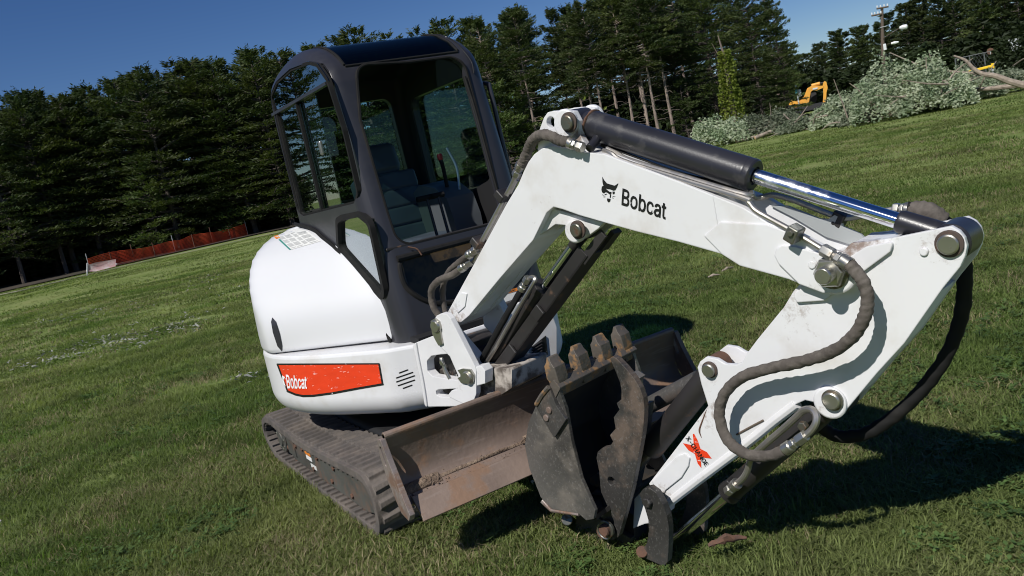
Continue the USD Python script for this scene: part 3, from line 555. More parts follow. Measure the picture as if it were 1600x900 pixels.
# ------------------------------------------------------------------ cut branches piled along the right
def brush(label, xb, yb, yt, half, depth, n, twigs, seed, look='cut_leaves', name='brush_pile', size=.125):
    g = np.random.default_rng(seed); c = on_z(xb, yb, 0); c[2] = 0; view = c-EYE; view[2] = 0; dist = np.linalg.norm(view); view /= dist; rt = np.array([view[1], -view[0], 0]); sc = dist/FPX; H = (yb-yt)*sc; W = half*sc
    ctr = c+view*depth*.8; o = thing(name, label, 'brush pile' if name == 'brush_pile' else 'bush', loc=ctr)
    n = int(n*1.9); u = g.uniform(-1, 1, n); v = g.uniform(-1, 1, n); env = np.clip(1-np.abs(u)**3.2, 0, 1)*np.clip(1-np.abs(v)**2.2, 0, 1)
    lump = .12+1.25*meshkit.fbm(np.stack([u*W*1.3+seed, v*depth*1.1, np.zeros(n)], -1), 3, seed)
    zz = H*1.15*np.sqrt(env)*lump*np.sqrt(g.uniform(.12, 1, n)); pos = np.outer(u*W, rt)+np.outer(v*depth, view)+np.outer(zz+.05, EZ)+g.normal(0, .06, (n, 3))
    part('leaves', leaf_cloud(g, pos, size), look, o, smooth=False, kind='stuff')
    for k in range(twigs):
        a = rt*g.uniform(-.9, .9)*W-view*depth*g.uniform(-.2, .9)+EZ*H*g.uniform(.02, .5); q = rt*g.normal(0, 1)+view*g.normal(0, .5)+EZ*g.uniform(-.1, .6); q /= np.linalg.norm(q); L = g.uniform(.8, 2.2)
        b = part('branch', tube([a, a+q*L*.5+g.normal(0, .1, 3), a+q*L+g.normal(0, .15, 3)], [.045, .03, .012], 6, 7), 'bare_wood', o)
    return o, ctr, rt, view, H, W
brush('low heap of cut leafy branches at the left end beside the arm cylinder', 1128, 228, 176, 42, 1.6, 2600, 4, 1)
o, ctr, rt, view, H, W = brush('cut leafy branches with pale sawn limb ends before the ivy tree', 1196, 214, 178, 58, 1.6, 3000, 9, 2)
for (x0, y0, x1, y1, r) in ((1180, 218, 1205, 205, .09), (1235, 213, 1253, 196, .08), (1150, 222, 1185, 212, .07)):
    A, B = on_plane(x0, y0, ctr-view*1.9, view), on_plane(x1, y1, ctr-view*1.5, view); A[2] = max(A[2], .08); d = (A-B)/np.linalg.norm(A-B)
    b = part('sawn_limb', rod(A-ctr, B-ctr, r, 10), 'bare_wood', o); part('cut_end', lathe([(0, .006), (r*.97, .006), (r*.97, 0), (0, 0)], A-ctr, d, 10), 'cut_wood', b)
part('forked_limb', tube([on_plane(x, y, ctr-view*1.7, view)-ctr for x, y in ((1237, 212), (1243, 200), (1236, 190), (1224, 178))], [.08, .06, .05, .03], 7), 'bare_wood', o)
part('forked_limb', tube([on_plane(x, y, ctr-view*1.65, view)-ctr for x, y in ((1243, 201), (1252, 196), (1262, 195))], [.05, .04, .02], 7), 'bare_wood', o)
brush('pale green heap of cut branches just right of the yellow digger', 1347, 190, 146, 42, 1.9, 3000, 6, 3)
brush('low strip of cut branches on the grass below the yellow digger', 1266, 202, 184, 46, 1.0, 2200, 5, 8)
brush('tallest heap of cut leafy branches below the utility pole', 1412, 184, 106, 68, 2.1, 4200, 14, 4)
brush('low end of the brush pile below the bent limb at the right edge', 1556, 150, 122, 48, 1.3, 2200, 6, 12)
brush('ragged heap of cut branches between the tallest heap and the bent bare limb', 1462, 174, 108, 50, 1.7, 3000, 8, 9)
brush('middle heap of cut branches that slopes down towards the yellow digger', 1306, 197, 158, 34, 1.5, 2200, 7, 10)
brush('low front heap of cut branches with bare limbs on the grass', 1390, 184, 160, 66, 1.0, 1800, 8, 5)
brush('heap of cut branches right of the tallest one, under the bare bent limb', 1510, 160, 118, 44, 1.4, 2200, 6, 6)
brush('dark green leafy bush at the right edge of the picture', 1592, 138, 72, 36, 1.3, 2600, 2, 7, 'bush_leaves', 'bush', .16)
def ppath(pts, dist):
    c, _ = polar(pts[0][0], dist, pts[0][1]); v = c-EYE; v[2] = 0; v /= np.linalg.norm(v); return [on_plane(x, y, c, v) for x, y in pts], c, v
P_, c, v = ppath(((1490, 87), (1508, 94), (1521, 107), (1534, 115), (1556, 119), (1580, 128), (1612, 136)), 40)
o = thing('bare_limb', 'long bent bare limb leaning out of the pile at the right edge', 'branch', loc=c); part('limb', tube([p-c for p in P_], [.035, .06, .08, .09, .11, .13, .15], 8), 'bare_wood', o)
part('side_limb', tube([p-c for p in ppath(((1390, 82), (1420, 95), (1450, 106), (1490, 112), (1534, 115)), 40)[0]], [.02, .03, .04, .05, .06], 6), 'bare_wood', o)
P_, c, v = ppath(((1515, 140), (1550, 138), (1590, 133), (1612, 130)), 41)
o = thing('fallen_trunk', 'dark fallen trunk lying on the grass below the bent limb', 'log', loc=c); part('log', tube([p-c for p in P_], [.06, .09, .11, .12], 8), 'bare_wood', o)

# ------------------------------------------------------------------ far things: orange fence, digger, pole, signs
A, B = on_z(142, 426, 0), on_z(388, 369, 0); L = np.linalg.norm(B-A); d = (B-A)/L
o = thing('safety_fence', 'orange plastic safety netting on posts along the forest edge', 'fence', loc=A)
def fz(s): return .86+.10*math.sin(s*1.1)-.18*math.exp(-((s-.55*L)/.7)**2)
for k in range(9):
    s = L*k/8; b = part('post', rod(d*s-EZ*.2, d*s+EZ*(1.05 if k % 2 else 1.25), .025, 8), 'sign_back' if k in (0, 4, 8) else 'rust', o)
def strip(P_, w, nrm, vert):
    V, F = [], []
    for i, p in enumerate(P_):
        q = (d if vert else EZ)*w*.5; V += [p-q, p+q]
        if i: b = 2*i; F += [[b-2, b-1, b+1], [b-2, b+1, b]]
    return trimesh.Trimesh(np.array(V), np.array(F), process=False)
nn = np.cross(d, EZ); S_ = np.linspace(0, L, 90); ms = []
wav = lambda s, h: nn*(.06*math.sin(s*2.3)+.05*math.sin(s*5.1+1)*h)
for r in range(11): ms.append(strip([d*s+EZ*(.03+fz(s)*r/10)+wav(s, r/10) for s in S_], .045, nn, False))
for s in np.arange(0, L, .09): ms.append(strip([d*s+EZ*(.03+fz(s)*h)+wav(s, h)+nn*.006 for h in (0, .5, 1)], .034, nn, True))
part('netting', cat(ms), 'fence_net', o, smooth=False, kind='stuff')
P_, c, v = ppath(((134, 424), (137, 414), (150, 410), (181, 405), (181, 416), (150, 424)), 55)
o = thing('barrier_sheet', 'pale pink and white folded barrier sheet at the left end of the orange fence', 'barrier', loc=c)
q = [p-c for p in P_]; cc = sum(q)/6; m = trimesh.Trimesh(q+[cc+v*.12], [[i, (i+1) % 6, 6] for i in range(6)], process=False); part('sheet', cat([m, trimesh.Trimesh(m.vertices+v*.03, m.faces[:, ::-1], process=False)]), 'banner_pink', o)
for a, b in ((0, 1), (3, 4)): part('stake', rod(q[a]-EZ*.3, q[b]+EZ*.12, .03, 8), 'lamp_grey', o)

c, _ = polar(1262, 74, 166); v = c-EYE; v[2] = 0; v /= np.linalg.norm(v); rt = np.array([v[1], -v[0], 0])
def far_poly(zpts, org, sc, centre, thick, push=0.):
    P3 = [on_plane(org[0]+x/sc, org[1]+y/sc, centre, v)-centre for x, y in zpts]; pg = Polygon([(p@rt, p[2]) for p in P3]).buffer(0)
    return frame_mesh(extrude(pg, -thick/2+push, thick/2+push), [0, 0, 0], rt, EZ, v)
Z5 = ((1180, 90), 7.273)
o = thing('yellow_digger', 'yellow tracked digger with folded boom beyond the brush pile', 'excavator', loc=c)
part('body', far_poly([(385, 522), (402, 490), (495, 463), (556, 452), (590, 480), (585, 545), (500, 560), (386, 570)], *Z5, c, 2.6, .4), 'yellow_paint', o)
part('boom', far_poly([(530, 500), (556, 440), (592, 350), (640, 322), (770, 322), (772, 344), (700, 374), (652, 374), (630, 392), (612, 500), (596, 535), (560, 530)], *Z5, c, .5, -1.0), 'yellow_paint', o)
part('stick', far_poly([(768, 292), (784, 268), (806, 280), (820, 345), (806, 400), (802, 480), (792, 506), (766, 506), (772, 400), (764, 330)], *Z5, c, .4, -1.0), 'yellow_paint', o)
part('cylinder', rod(on_plane(1180+640/7.273, 90+318/7.273, c-v*1., v)-c, on_plane(1180+736/7.273, 90+291/7.273, c-v*1., v)-c, .13, 10), 'yellow_paint', o)
part('cylinder_rod', rod(on_plane(1180+736/7.273, 90+291/7.273, c-v*1., v)-c, on_plane(1180+786/7.273, 90+283/7.273, c-v*1., v)-c, .07, 10), 'far_dark', o)
part('cab', far_poly([(632, 400), (690, 392), (705, 470), (690, 510), (628, 520)], *Z5, c, 1.3, .6), 'far_dark', o)
for pu in (-1.2, 1.4): part('track', far_poly([(380, 590), (420, 572), (760, 505), (800, 515), (800, 545), (760, 570), (440, 630), (395, 625)], *Z5, c, .55, pu), 'far_dark', o)
part('panel', far_poly([(652, 350), (706, 340), (706, 358), (654, 368)], *Z5, c, .06, -1.28), 'lamp_grey', o)
def pix_tube(pts, dist, r, sides=8):
    P_, c0, _ = ppath(pts, dist); return P_
P_, c, v = ppath(((1251, 172), (1243, 133)), 62)
o = thing('sign_post', 'thin grey signpost with a small panel in front of the yellow digger', 'sign', loc=c); part('post', tube([P_[0]-c-EZ*1.2, P_[1]-c], .045, 8, curve=False), 'lamp_grey', o)
rt = np.array([v[1], -v[0], 0]); q = on_plane(1249.5, 145, c, v)-c; part('panel', boxm(q, rt, v, EZ, .22, .03, .48), 'sign_back', o); q = on_plane(1244, 143, c, v)-c; part('panel', boxm(q-v*.06, rt, v, EZ, .14, .03, .42), 'sign_green', o)
A, B = polar(1192, 84)[0], polar(1236, 84)[0]; d = (B-A)/np.linalg.norm(B-A); L = np.linalg.norm(B-A)
o = thing('guard_rail', 'dark railing with a pale concrete kerb left of the yellow digger', 'railing', loc=A)
part('kerb', boxm(d*L*.35+EZ*.2, d, np.cross(EZ, d), EZ, L*.8, .3, .4), 'concrete', o)
for z in (.55, 1.25): part('rail', rod(EZ*z, d*L+EZ*z, .04, 6), 'rail_steel', o)
for k in range(9): part('post', rod(d*L*k/8, d*L*k/8+EZ*1.3, .04, 6), 'rail_steel', o)

P_, c, v = ppath(((1381.5, 142), (1379.5, 75), (1378, 11)), 78); rt = np.array([v[1], -v[0], 0]); at = lambda x, y: on_plane(x, y, c, v)-c
o = thing('utility_pole', 'tall wooden utility pole with crossarms rising behind the brush pile', 'utility pole', loc=c)
part('pole', tube([P_[0]-c-EZ*1.5, P_[1]-c, P_[2]-c], [.17, .15, .11], 9, curve=False), 'pole_wood', o)
for a, b in (((1369.5, 14), (1388.5, 10.5)), ((1361.5, 25), (1378, 22))):
    x = part('crossarm', rod(at(*a)-v*.15, at(*b)-v*.15, .075, 6), 'pole_wood', o)
    for t in (.08, .35, .65, .92): q = at(*a)*(1-t)+at(*b)*t-v*.15; part('insulator', lathe([(0, 0), (.05, .02), (.06, .12), (.03, .2), (0, .2)], q+EZ*.05, EZ, 8), 'lamp_grey', x)
part('transformer_box', boxm(at(1382.5, 73.5)-v*.2, rt, v, EZ, .22, .25, .5), 'lamp_grey', o); part('collar', boxm(at(1380, 42)-v*.12, rt, v, EZ, .5, .1, .06), 'sign_back', o)
o2 = thing('street_lamp', 'grey street lamp on a long arm fixed to the utility pole', 'street lamp', loc=c)
part('arm', tube([at(1380, 60)-v*.2, at(1392, 53)-v*.9, at(1405, 45)-v*1.2], .035, 6), 'pole_wood', o2)
a, b = at(1404.5, 45)-v*1.2, at(1417.5, 42.5)-v*1.2; part('lamp_head', lathe([(0, 0), (.10, .02), (.19, .25), (.19, .55), (.10, np.linalg.norm(b-a)), (0, np.linalg.norm(b-a))], a, b-a, 10), 'lamp_grey', o2)
o3 = thing('street_lamp', 'smaller dim lamp head below the street lamp, behind the pole', 'street lamp', loc=c)
part('arm', tube([at(1381, 72), at(1386, 69)+v*.4, at(1393, 67)+v*.8], .03, 6), 'pole_wood', o3); part('lamp_head', lathe([(0, 0), (.08, .02), (.13, .3), (.06, .6), (0, .6)], at(1392, 67.5)+v*.8, rt+EZ*.0, 8), 'lamp_grey', o3)
P_, c, v = ppath(((1512, 112.5), (1551, 102.8)), 46); o = thing('yellow_barrier', 'bright yellow barrier arm above the brush at the right', 'barrier', loc=c)
part('beam', boxm((P_[0]+P_[1])/2-c, (P_[1]-P_[0])/np.linalg.norm(P_[1]-P_[0]), v, np.cross((P_[1]-P_[0])/np.linalg.norm(P_[1]-P_[0]), v)*-1, np.linalg.norm(P_[1]-P_[0]), .08, .12, .02), 'bright_yellow', o); part('end_cap', boxm(P_[1]-c, rt, v, EZ, .12, .16, .24), 'bright_yellow', o)
part('post', rod(P_[0]-c-EZ*2., P_[0]-c, .07, 8), 'sign_back', o); part('post', rod(P_[1]-c-EZ*2.2, P_[1]-c-EZ*.1, .07, 8), 'sign_back', o)
P_, c, v = ppath(((1586, 98), (1584, 62)), 52); rt = np.array([v[1], -v[0], 0])
o = thing('road_sign', 'back of a pair of grey road signs on one post at the right edge', 'sign', loc=c); part('post', tube([P_[0]-c-EZ*3, P_[1]-c], .04, 8, curve=False), 'sign_back', o)
for x in (1581.3, 1590): part('panel', boxm(on_plane(x, 70.5-(x-1586)*.2, c, v)-c, rt*.98+EZ*.02, v, EZ, .30, .02, .66), 'sign_back', o)
P_, c, v = ppath(((1549, 104), (1547.5, 80)), 58); o = thing('red_sign', 'dim red octagonal sign half hidden among the dark trees at the right', 'sign', loc=c); part('panel', lathe([(0, 0), (.20, 0), (.20, .02), (0, .02)], P_[1]-c, v, 8), 'rust', o); part('post', rod(P_[0]-c-EZ*2., P_[1]-c, .03, 6), 'sign_back', o)
A, B = polar(1494, 54)[0], polar(1562, 54)[0]; d = (B-A)/np.linalg.norm(B-A); L = np.linalg.norm(B-A); o = thing('chain_link_fence', 'dim grey chain-link fence behind the yellow barrier', 'fence', loc=A)
for k in range(4): part('post', rod(d*L*k/3, d*L*k/3+EZ*2.0, .035, 6), 'rail_steel', o)
part('rail', rod(EZ*2.0, d*L+EZ*2.0, .025, 6), 'rail_steel', o)
ms = [rod(d*s, d*(s+1.0)+EZ*2.0 if s+1 < L else d*L+EZ*2.*(L-s), .006, 3) for s in np.arange(0, L-.05, .16)]+[rod(d*(s+1.) if s+1 < L else d*L+EZ*2.*(1-(L-s)), d*s+EZ*2.0, .006, 3) for s in np.arange(0, L-.05, .16)]
part('wire_mesh', cat(ms), 'rail_steel', o, kind='stuff')
# ------------------------------------------------------------------ the mini excavator
EXC = thing('mini_excavator', 'white compact tracked excavator with black cab, dozer blade and folded boom on the lawn', 'excavator')
def P(name, mesh, look, parent=EXC, label=None, smooth=30, kind=None): return part(name, mesh, look, parent, label, smooth, kind)

# ---- house: counterweight skirt, hood
_rear = catmull([(.38, -.585), (.2, -.69), (.0, -.775), (-.25, -.815), (-.5, -.77), (-.74, -.62), (-.92, -.36), (-.985, 0), (-.92, .36), (-.74, .58), (-.4, .67), (.0, .68), (.3, .66), (.52, .61), (.64, .52), (.70, .40)], 90)
plan = Polygon([(.72, .2), (.715, -.28), (.59, -.452)]+[tuple(q) for q in _rear]).buffer(0)
_arc = plan.exterior
def ring_of(poly, n=160):
    """outline resampled by direction from a fixed inner point, so that rings can be joined"""
    c = np.array([-.28, -.15]); R_ = []
    for a in np.linspace(0, 2*np.pi, n, endpoint=False):
        l = LineString([c, c+3*np.array([math.cos(a), math.sin(a)])]).intersection(poly.exterior)
        q = [np.array(g.coords[0]) for g in getattr(l, 'geoms', [l]) if not g.is_empty]; R_.append(max(q, key=lambda w: np.hypot(*(w-c))) if q else c)
    return np.array(R_)
def loft(rings):
    """rings: (n x 3) loops from bottom to top, closed at both ends"""
    n = len(rings[0]); V = np.vstack(rings+[rings[0].mean(0)[None], rings[-1].mean(0)[None]]); F = []; e = (len(rings)-1)*n
    for i in range(len(rings)-1):
        for j in range(n):
            k = (j+1) % n; p, q = i*n, (i+1)*n; F += [[p+j, p+k, q+k], [p+j, q+k, q+j]]
    for j in range(n):
        k = (j+1) % n; F += [[len(V)-2, k, j], [len(V)-1, e+j, e+k]]
    return trimesh.Trimesh(V, np.array(F), process=False)
def inset(poly, d, r=.03):
    q = poly.buffer(-d-r).buffer(r, 12) if d+r > 0 else poly
    return q if q.geom_type == 'Polygon' else max(q.geoms, key=lambda g: g.area)
rings = []
SKIRT = [(.410, .30), (.406, .20)]+[(.406+.125*(1-math.cos(a)), .12*(1-math.sin(a))) for a in np.linspace(.0, math.pi/2, 15)]+[(.60, 0), (.70, 0)]+[(.745, 0), (.757, .004), (.762, .012)]
for z, d in SKIRT:
    r = ring_of(inset(plan, d, .022)); rings.append(np.c_[r, np.full(len(r), z)+ .012*np.clip(-r[:, 1]-.3, 0, 1)])
skirt_m = loft(rings); skirt = P('counterweight', skirt_m, 'white_paint', smooth=16)
# hood: sweeps up and back from the skirt, cut by the cab side
SX = [.463, .407, .27, .121, -.033, -.217, -.367, -.685]; SZ = [.768, .92, 1.065, 1.164, 1.257, 1.327, 1.381, 1.424]
nrm = np.array([.576, -.817]); rings = []
for z, d in ((.775, .014), (.782, .004), (.80, 0), (.86, .0), (.93, .003), (1.0, .006), (1.06, .010), (1.12, .014), (1.17, .018), (1.22, .023), (1.27, .030), (1.31, .040), (1.345, .054), (1.375, .074), (1.40, .100), (1.42, .135), (1.438, .19), (1.448, .26), (1.452, .34)):
    xs = np.interp(z, SZ, SX); lim = nrm@np.array([xs, -.36])+.055*np.interp(z, [.76, 1.0, 1.43], [0, 1, .6])
    big = sbox(-3, -3, 3, 3); half = Polygon([tuple(nrm*lim+np.array([-nrm[1], nrm[0]])*t) for t in (-4, 4)]+[tuple(nrm*(lim-6)+np.array([-nrm[1], nrm[0]])*t) for t in (4, -4)])
    q = plan.intersection(half); q = inset(q, d, .12 if z > .85 else .06); rings.append((q, z))
RR_ = []
for q, z in rings:
    c = np.array([-.55, -.30]); pts = []
    for a in np.linspace(0, 2*np.pi, 200, endpoint=False):
        l = LineString([c, c+3*np.array([math.cos(a), math.sin(a)])]).intersection(q.exterior); g = [np.array(h.coords[0]) for h in getattr(l, 'geoms', [l]) if not h.is_empty]; pts.append(max(g, key=lambda w: np.hypot(*(w-c))) if g else c)
    RR_.append(np.c_[np.array(pts), np.full(200, z)])
hood_m = loft(RR_)
cut = mf.Manifold.cube([3, 2, 2]).translate([-.69, -.352, .5])
hood_m = tri(man(hood_m)-cut); hood = P('engine_hood', hood_m, 'white_hood', smooth=50)
# seal strip between hood and cab
P('hood_seal', tube([[x, -.36, z] for x, z in zip(SX, SZ)], .011, 8, 40), 'rubber_black')
# decals of the skirt
stripe = [(434, 568.8), (500, 568.6), (592.5, 568.2), (598, 600), (560, 606.5), (520, 614), (490, 618), (474, 618.5), (462, 616), (450, 611)]
P('red_stripe', px_sheet(skirt_m, stripe, .0022, 4), 'decal_red', skirt)
sl = Polygon(stripe); P('stripe_border', px_sheet(skirt_m, LineString(stripe+stripe[:1]).buffer(1.15).union(LineString(stripe[3:10]).buffer(1.6)), .0030, 4), 'decal_black', skirt)
def on_skirt(x, y, off=.0040):
    h = hit(skirt_m, x, y); return h[0]+h[1]*off if h else EYE+ray(x, y)*5
P('lettering', text_sheet('Bobcat', [(450, 607), (480.5, 607.5), (479.5, 587), (447.5, 585)], on_skirt), 'decal_white', skirt)
P('logo', px_sheet(skirt_m, [(441.6, 586), (446.5, 589), (444, 593), (447.5, 604), (444.5, 600), (442.6, 594)], .0040, 3), 'decal_white', skirt)
for (x0, y0, x1, y1) in ((624.2, 582.6, 637, 577.8), (619.6, 590.4, 644.6, 581.8), (619.8, 596.6, 647.6, 587), (622.6, 602.4, 647.6, 593.8), (630.4, 606.6, 643.4, 601.8)):
    P('vent_slot', px_sheet(skirt_m, LineString([(x0, y0), (x1, y1)]).buffer(1.0), .0015, 5), 'decal_black', skirt)
sheet_q = [(454.5, 390.5), (501.5, 377), (481, 361.5), (462, 356.5), (428, 368.5)]
P('instruction_sheet', px_sheet(hood_m, sheet_q, .002, 4), 'decal_paper', hood)
m = quad_map([(454.5, 390.5), (501.5, 377), (477, 358), (428, 369)]); lines = []
for k in range(17):
    t = .07+.84*k/16
    for (u0, u1) in ((.06, .22), (.26, .44), (.50, .62), (.66, .93)):
        if (k*7+int(u0*50)) % 5 == 0: continue
        a, b = m(u0, t), m(u1-.03*((k*3) % 3), t); lines.append(LineString([a, b]).buffer(.28, cap_style=2))
P('print_lines', px_sheet(hood_m, shapely.union_all(lines), .0034, 8), 'decal_ink', hood)
P('orange_patch', px_sheet(hood_m, [(431.5, 373.8), (438.3, 372.6), (434, 367.8), (428, 369.8)], .0036, 4), 'decal_orange', hood); P('green_edge', px_sheet(hood_m, [(452.5, 391), (455, 390.3), (438, 374.2), (435.2, 375)], .0036, 4), 'decal_green', hood)
P('side_vent', px_sheet(hood_m, [(441, 549), (434, 541), (427, 520), (424, 503), (426, 496), (432, 503), (438, 522), (441.5, 540)], .003, 4), 'cab_black', hood)

# ---- cab
XF0, XF1 = .40, .625
def xfront(z): return np.interp(z, [.75, 1.2, 1.88, 2.1], [.615, .53, .415, .375])
prof = [(-.69, .60), (-.69, 2.02), (-.668, 2.175), (-.59, 2.262), (-.43, 2.308), (-.18, 2.332), (.0, 2.324), (.14, 2.290), (.27, 2.225), (.35, 2.160), (.385, 2.08), (.418, 1.88), (.53, 1.2), (.615, .775), (.60, .60)]
YR, YL = -.352, .555
def cab_solid(d, r):
    p = Polygon(catmull(np.array(prof[1:10]), 40).tolist()+prof[10:]+prof[:1]).buffer(-d-r); pts = [c for c in p.exterior.coords[:-1]]
    hull = mf.Manifold.batch_hull([mf.Manifold.sphere(r, 28).translate([x, y, z]) for x, z in pts for y in (YR+d+r, YL-d-r)]); return hull
def yprism(poly, y0, y1): # polygon in (x, z) extruded along y
    return man(frame_mesh(extrude(poly, y0, y1), [0, 0, 0], EX, EZ, EY) if False else frame_mesh(extrude(poly, -y1, -y0), [0, 0, 0], EX, EZ, -EY))
def xprism(poly, x0, x1): # polygon in (y, z) extruded along x
    return man(frame_mesh(extrude(poly, x0, x1), [0, 0, 0], EY, EZ, EX))
def zprism(poly, z0, z1): return man(extrude(poly, z0, z1))
def rounded(pts, r): return Polygon(pts).buffer(-r).buffer(r, 10)
side = lambda pts: [tuple(on_plane(x, y, (0, YR, 0), EY)[[0, 2]]) for x, y in pts]
win_side = rounded(side([(428, 176), (421, 150), (430, 128), (452, 108), (479, 97.5), (492, 101), (508, 124), (534, 205), (557, 303), (553, 318), (473, 338), (464, 330)]), .035)
win_tri = rounded(side([(528, 346), (536, 341), (561, 336), (577, 349), (600, 455), (597, 464), (530, 388)]), .045)
front = lambda x, y: on_plane(x, y, (.53, 0, 1.2), np.array([1, 0, .16])/math.hypot(1, .16))
fp = lambda pts: [tuple(front(x, y)[1:]) for x, y in pts]
win_front = Polygon(fp([(556, 100), (640, 96), (722, 86), (757, 215), (779, 306), (788, 345), (622, 386), (606, 336), (563, 188)])).buffer(-.085).buffer(.085, 16)
win_low = rounded([(yy, zz) for yy, zz in ((-.245, 1.17), (-.24, 1.02), (-.15, .93), (.0, .90), (.30, .90), (.42, .96), (.45, 1.04), (.45, 1.17))], .04)
win_rear = rounded([(-.24, 1.50), (-.22, 2.08), (.42, 2.08), (.44, 1.50)], .06)
win_left = rounded([(-.50, 1.40), (-.53, 2.04), (.26, 2.04), (.30, 1.75), (.32, 1.46), (.1, 1.42)], .08)
roofw = rounded([(-.03, -.215), (.338, -.215), (.338, .425), (-.03, .425)], .02)
outer = cab_solid(0, .095); inner = cab_solid(.045, .05)-mf.Manifold.cube([3, 3, .78]).translate([-1.5, -1.5, 0])
cuts = [yprism(win_side, YR-.1, YR+.047), yprism(win_tri, YR-.1, YR+.047), xprism(win_front, .3, .9), xprism(win_low, .3, .9), xprism(win_rear, -.9, -.5), yprism(win_left, YL-.2, YL+.1)]
th = math.atan2(.075, .30)
roof_cut = mf.Manifold.extrude(mf.CrossSection([np.array(roofw.exterior.coords[:-1])]) if Polygon(roofw).exterior.is_ccw else mf.CrossSection([np.array(roofw.exterior.coords[:-1])[::-1]]), 1.).translate([0, 0, 2.12])
shell = outer-inner
for c in cuts+[roof_cut]: shell = shell-c
cab_m = tri(shell); cab = P('cab_frame', cab_m, 'cab_black', smooth=35)
P('cab_lining', tri((cab_solid(.047, .05)-cab_solid(.056, .05))-mf.Manifold.cube([3, 3, .80]).translate([-1.5, -1.5, 0])-mf.Manifold.batch_boolean([yprism(win_side, YR-.1, YR+.2), yprism(win_tri, YR-.1, YR+.2)]+cuts[2:]+[roof_cut], mf.OpType.Add)), 'cab_inner', cab, smooth=35)
# glass
def pane_y(poly, y, t=.004, grow=.006): return tri(yprism(poly.buffer(grow), y, y+t))
def pane_x(poly, fx, t=.004, grow=.006):
    m = extrude(poly.buffer(grow), 0, t); v = np.asarray(m.vertices); m = trimesh.Trimesh(np.c_[[fx(z) for z in v[:, 1]]+v[:, 2], v[:, 0], v[:, 1]], m.faces, process=False); return m
zb = 2.092
up = win_side.intersection(sbox(-2, zb, 2, 3)); lowp = win_side.intersection(sbox(-2, 0, 2, zb))
P('quarter_glass', pane_y(up, YR+.012), 'glass_dark', cab)
xm = lambda a, b: sbox(a, 0, b, 3)
P('sliding_glass', pane_y(lowp.intersection(xm(-1, -.14)), YR+.016), 'glass_side', cab); P('sliding_glass', pane_y(lowp.intersection(xm(-.18, .12)).buffer(-.03).buffer(.03), YR+.026, .005, .0), 'glass_side', cab)
wb = win_side.bounds
P('window_bar', boxm([-.135, YR+.012, zb-.006], EX, EY, EZ, 1.02, .026, .016), 'cab_black', cab)
for x in (-.165, -.56): P('window_divider', boxm([x, YR+.016, 1.78], EX, EY, EZ, .022 if x > -.3 else .016, .026, .63), 'rubber_black', cab)
P('window_track', tri(yprism(win_side.buffer(.004)-win_side.buffer(-.012), YR+.006, YR+.03)), 'rubber_black', cab)
P('window_latch', boxm([.075, YR+.006, 1.80], EX, EY, EZ, .03, .02, .075, .008), 'zinc', cab)
P('corner_glass', pane_y(win_tri, YR+.014), 'glass_clear', cab); P('corner_window_seal', tri(yprism(win_tri.buffer(.020)-win_tri.buffer(-.010), YR-.008, YR+.02)), 'rubber_black', cab)
P('lower_glass', pane_x(win_low, lambda z: np.interp(z, [.775, 1.2], [.600, .515])), 'glass_lower', cab)
fx = lambda y, z: np.array([np.interp(z, [.775, 1.2, 1.88, 2.1, 2.15], [.615, .53, .418, .382, .355])+.004, y, z])
P('lower_window_seal', tube([fx(y, z) for y, z in ((-.225, 1.165), (-.255, 1.13), (-.25, 1.02), (-.15, .925), (0, .89), (.30, .89), (.43, .96), (.46, 1.06))], .014, 8, 50), 'rubber_black', cab)
P('front_window_seal', tube([fx(*q) for q in list(win_front.exterior.coords)], .008, 6, curve=False), 'rubber_black', cab)
P('rear_glass', pane_x(win_rear, lambda z: -.67), 'glass_tint', cab); P('door_glass', pane_y(win_left, YL-.02), 'glass_tint', cab)
rp = [(.345, 2.165), (.27, 2.227), (.14, 2.291), (.02, 2.321), (-.03, 2.327)]
def roof_sheet(off, y0, y1, t):
    q = [np.array([x, z]) for x, z in rp]; V = []
    for s in (off, off-t):
        for p in q: V += [[p[0]+s*.35, y0, p[1]+s*.93], [p[0]+s*.35, y1, p[1]+s*.93]]
    k = 2*len(q); F = []
    for i in range(len(q)-1): F += [[2*i, 2*i+1, 2*i+3], [2*i, 2*i+3, 2*i+2], [k+2*i, k+2*i+3, k+2*i+1], [k+2*i, k+2*i+2, k+2*i+3]]
    m = trimesh.Trimesh(np.array(V, float), np.array(F), process=False); return m if m.face_normals[0][2] > 0 else trimesh.Trimesh(m.vertices, m.faces[:, ::-1], process=False)
P('roof_glass', roof_sheet(.001, -.215, .425, .005), 'glass_roof', cab, smooth=60)
for y in (-.222, .432): P('roof_glass_seal', tube([[x+.002, y, z+.002] for x, z in rp], .007, 6, 20), 'rubber_black', cab)
P('roof_glass_seal', tube([[.349, -.22, 2.160], [.349, .43, 2.160]], .007, 6, curve=False), 'rubber_black', cab)
# cross bars of the front
a, b = front(618, 386), front(790, 344)
P('front_bar', boxm([(a[0]+b[0])/2-.005, .1, a[2]-.004], EX, EY, EZ, .03, .80, .018, .006), 'guard_black', cab)
P('front_bar', tube([fx(-.26, 1.175)+EX*.012, fx(.1, 1.178)+EX*.018, fx(.48, 1.178)+EX*.012], .016, 8), 'rubber_black', cab)
P('twig', tube([fx(-.19, 1.22)+EX*.02, fx(-.15, 1.20)+EX*.03, fx(-.135, 1.165)+EX*.03], .004, 5), 'rust', cab)
